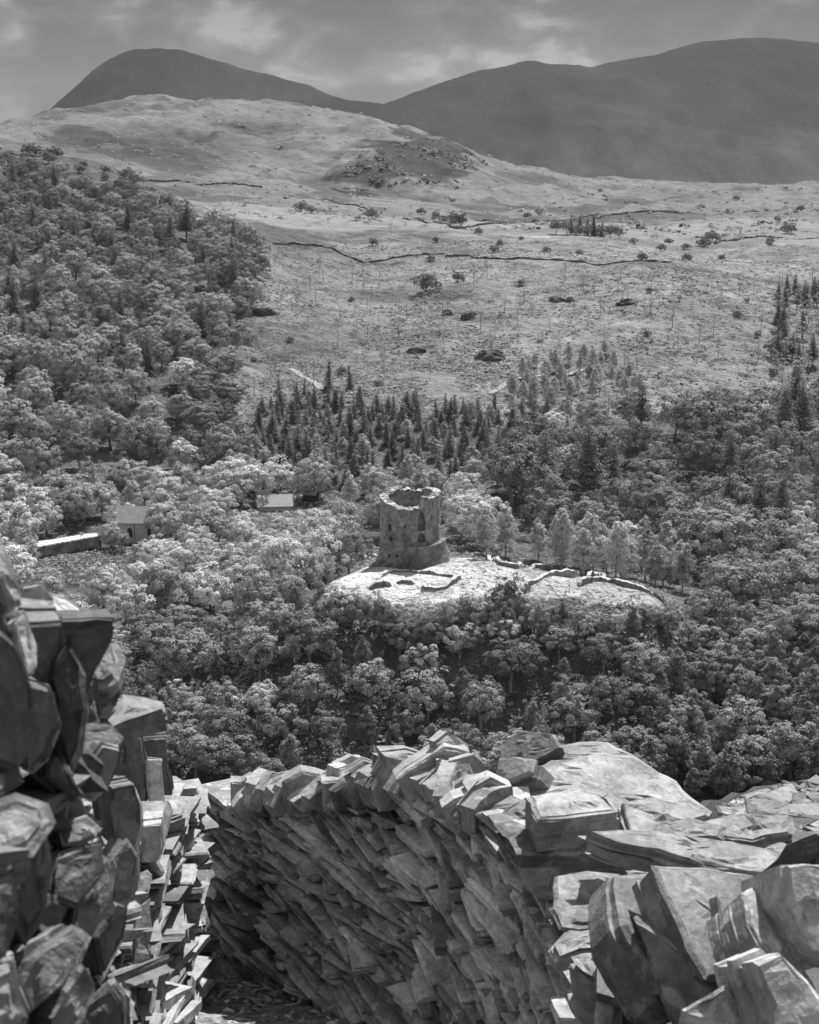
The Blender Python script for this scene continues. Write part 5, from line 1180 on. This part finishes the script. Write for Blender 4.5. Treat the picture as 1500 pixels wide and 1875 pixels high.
for k, (poly, anc, n, th, m, lab) in enumerate([
    ([(252, 1600), (270, 1590), (278, 1600), (272, 1630), (250, 1640)], (262, 1610, 6.1), (.2, -.6, .7), .12, SLATET, 'small bright stepped stone on the sunlit wall end, uppermost'),
    ([(252, 1660), (278, 1640), (282, 1700), (275, 1760), (244, 1770), (246, 1700)], (262, 1700, 5.8), (.2, -.75, .5), .15, SLATET, 'tall bright stone face on the sunlit wall end'),
    ([(240, 1765), (273, 1768), (274, 1795), (242, 1798)], (258, 1780, 5.6), (.2, -.8, .4), .15, SLATEC, 'squared stone below the tall bright one on the sunlit wall end'),
    ([(262, 1512), (295, 1508), (296, 1560), (288, 1582), (258, 1585)], (275, 1540, 6.4), (.1, -.9, .1), .2, SLATE, 'dark shaded stone under the pale cap slab')]):
    S('wall_block', poly, anc, n, th, m, lab, 'slate block', layers=4)
# upright slabs standing behind the wall end
S('standing_slate', [(226, 1345), (258, 1347), (268, 1420), (265, 1475), (235, 1478)], (245, 1410, 7.6), (.15, -.95, .2), .12, SLATEK, 'dark upright slate behind the jutting slab, left of two', 'standing slate', layers=4)
S('standing_slate', [(258, 1352), (305, 1347), (307, 1400), (318, 1440), (316, 1500), (270, 1500), (262, 1420)], (285, 1420, 7.9), (.25, -.9, .2), .16, SLATEK, 'dark upright slate behind the jutting slab, right of two', 'standing slate', layers=6, rough=.03)
S('standing_slate', [(272, 1396), (296, 1398), (300, 1470), (275, 1475)], (285, 1430, 7.6), (.2, -.95, .1), .06, SLATE, 'small pale edged slate leaning on the right upright slate', 'standing slate', layers=3)
# near left wall: big plates
L1 = Face([(-.60, 1.5), (-.63, 2.2), (-.67, 3.0), (-.74, 3.9), (-.82, 4.25), (-1.2, 4.4)], (0, 0), (0, 0), .03, 1)
L1.zt = ([0, .7, 1.5, 2.4, L1.L], [-.15, -.45, -.95, -1.45, -1.7]); L1.zb = ([0, L1.L], [-2.3, -3.2])
if np.dot(L1.at(1.5, frac=.5)[2], (1, 0, 0)) < 0: L1.side = -1
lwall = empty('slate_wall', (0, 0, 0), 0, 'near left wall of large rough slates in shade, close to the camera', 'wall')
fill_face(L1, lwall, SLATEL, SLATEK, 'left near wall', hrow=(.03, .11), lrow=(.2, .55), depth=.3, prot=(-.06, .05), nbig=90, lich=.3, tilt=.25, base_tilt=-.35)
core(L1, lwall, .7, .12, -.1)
big = [
 ([(-30, 985), (8, 985), (22, 1010), (45, 1090), (45, 1105), (34, 1110), (10, 1060), (-30, 1060)], (10, 1050, 2.35), (.55, -.6, .5), .08, SLATE),
 ([(32, 1128), (48, 1115), (68, 1185), (66, 1225), (52, 1240), (38, 1190)], (50, 1180, 2.4), (.6, -.5, .5), .06, SLATE),
 ([(38, 1072), (72, 1064), (95, 1095), (96, 1140), (50, 1150), (40, 1110)], (70, 1110, 3.1), (.3, -.85, .35), .06, SLATE),
 ([(85, 1085), (120, 1098), (176, 1135), (150, 1150), (96, 1142)], (125, 1120, 3.2), (.2, -.5, .8), .06, SLATE),
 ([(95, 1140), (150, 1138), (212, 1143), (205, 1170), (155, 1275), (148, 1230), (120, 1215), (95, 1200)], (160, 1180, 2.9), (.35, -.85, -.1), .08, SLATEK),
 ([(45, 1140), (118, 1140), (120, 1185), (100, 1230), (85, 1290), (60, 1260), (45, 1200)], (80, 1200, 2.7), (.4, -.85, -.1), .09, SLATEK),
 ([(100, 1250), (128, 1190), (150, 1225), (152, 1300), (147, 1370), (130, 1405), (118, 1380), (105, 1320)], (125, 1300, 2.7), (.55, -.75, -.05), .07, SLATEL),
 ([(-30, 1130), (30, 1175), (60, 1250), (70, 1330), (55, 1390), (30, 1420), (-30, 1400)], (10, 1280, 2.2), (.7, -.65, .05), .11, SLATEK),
 ([(58, 1250), (95, 1260), (110, 1330), (90, 1390), (60, 1420), (50, 1380), (68, 1330)], (80, 1330, 2.5), (.6, -.7, .0), .11, SLATEK),
 ([(172, 1190), (205, 1180), (217, 1205), (210, 1235), (190, 1250), (170, 1248)], (195, 1215, 3.6), (-.1, -.6, .75), .07, SLATET),
 ([(172, 1250), (215, 1240), (222, 1275), (205, 1310), (175, 1312)], (198, 1280, 3.7), (.3, -.85, .1), .11, SLATEL),
 ([(148, 1262), (172, 1250), (178, 1320), (150, 1325)], (162, 1290, 3.4), (.25, -.9, .2), .08, SLATEK),
 ([(150, 1330), (205, 1325), (222, 1345), (205, 1372), (165, 1385), (150, 1370)], (185, 1350, 3.35), (.3, -.6, .6), .08, SLATEL),
 ([(140, 1440), (190, 1360), (225, 1370), (222, 1400), (205, 1440), (180, 1465), (150, 1450)], (185, 1415, 3.2), (.55, -.75, .2), .08, SLATEL),
 ([(205, 1440), (245, 1430), (258, 1470), (262, 1520), (250, 1570), (215, 1540), (200, 1480)], (232, 1490, 3.6), (.6, -.75, .1), .09, SLATEL),
 ([(100, 1350), (150, 1450), (162, 1465), (130, 1455), (95, 1420)], (125, 1420, 2.75), (.7, -.6, .2), .1, SLATEK),
 ([(-30, 1480), (30, 1462), (75, 1475), (86, 1500), (50, 1540), (-30, 1580)], (30, 1510, 2.3), (.35, -.5, .75), .11, SLATEL),
 ([(30, 1560), (85, 1500), (88, 1560), (86, 1680), (60, 1720), (30, 1660)], (60, 1600, 2.35), (.7, -.7, .0), .11, SLATEK),
 ([(-30, 1600), (30, 1580), (40, 1680), (10, 1760), (-30, 1760)], (0, 1680, 2.1), (.75, -.65, .05), .11, SLATEL),
 ([(110, 1510), (160, 1495), (182, 1508), (175, 1530), (120, 1545)], (145, 1520, 2.9), (.4, -.6, .6), .08, SLATEL),
 ([(100, 1570), (160, 1545), (195, 1540), (190, 1600), (140, 1660), (95, 1640)], (145, 1600, 2.85), (.65, -.65, .3), .09, SLATEL),
 ([(150, 1660), (205, 1570), (215, 1590), (205, 1660), (150, 1760), (130, 1720)], (175, 1670, 2.95), (.75, -.6, .2), .08, SLATEL),
 ([(180, 1720), (215, 1650), (235, 1660), (228, 1720), (195, 1790)], (208, 1715, 3.1), (.75, -.6, .15), .07, SLATEK),
 ([(60, 1760), (140, 1700), (165, 1720), (120, 1800), (60, 1850), (40, 1810)], (100, 1780, 2.4), (.65, -.6, .4), .11, SLATEL),
 ([(90, 1870), (170, 1760), (185, 1800), (150, 1900), (90, 1920)], (140, 1840, 2.5), (.7, -.65, .2), .11, SLATEL),
 ([(-30, 1790), (30, 1770), (60, 1860), (40, 1920), (-30, 1920)], (10, 1850, 2.0), (.7, -.65, .2), .11, SLATEL),
 ([(150, 1850), (205, 1800), (225, 1830), (230, 1920), (150, 1920)], (190, 1865, 3.0), (.6, -.75, .2), .11, SLATEK),
 ([(205, 1600), (240, 1545), (255, 1570), (245, 1640), (215, 1650)], (230, 1600, 3.5), (.7, -.7, .1), .08, SLATEL)]
for poly, anc, n, th, m in big:
    slab_px('boulder', poly, anc, n, th, m, parent=lwall, rough=.016, seg=.03, layers=4, ledge=.006, r3=.008)
    q = np.array(poly, float); cq = q.mean(0); n2 = np.array(n, float); n2 /= np.linalg.norm(n2)
    for k_ in (1, 2):                                   # thinner plates bedded behind each big one
        sh = np.array((rng.uniform(-14, 10), rng.uniform(-16, 10))); q2 = (q - cq) * rng.uniform(.85, 1.12) + cq + sh
        slab_px('plate', [tuple(z) for z in q2], (cq[0], cq[1], anc[2] + .05 + .055 * k_), n2 + rng.normal(0, .09, 3), rng.uniform(.02, .045), (SLATEL, SLATE, SLATEK)[int(rng.integers(3))], parent=lwall, rough=.01, seg=.035, layers=2, ledge=.005, r3=.006)
S('jutting_slab', [(190, 1318), (222, 1270), (262, 1274), (301, 1282), (306, 1296), (262, 1308), (205, 1330)], (250, 1300, 3.55), (.08, -.12, 1), .06, SLATET, 'pale squared slab jutting out of the top of the near left wall', 'slate slab', rough=.004, layers=3, ledge=.005)

# ------------------------------------------------------------------ haze
def haze():
    m = bpy.data.materials.new('haze_air'); m.use_nodes = True; t = m.node_tree; t.nodes.clear(); out = N(t, 'ShaderNodeOutputMaterial')
    v = N(t, 'ShaderNodeVolumePrincipled'); v.inputs['Color'].default_value = (.9, .9, .9, 1); v.inputs['Density'].default_value = 2.8e-5; v.inputs['Anisotropy'].default_value = 0.15
    L(t, v.outputs[0], out.inputs['Volume'])
    mb = MB(); mb.box((0, 6500, 240), (20800, 13400, 700)); tag(mb.build('haze', m), kind='stuff')
haze()
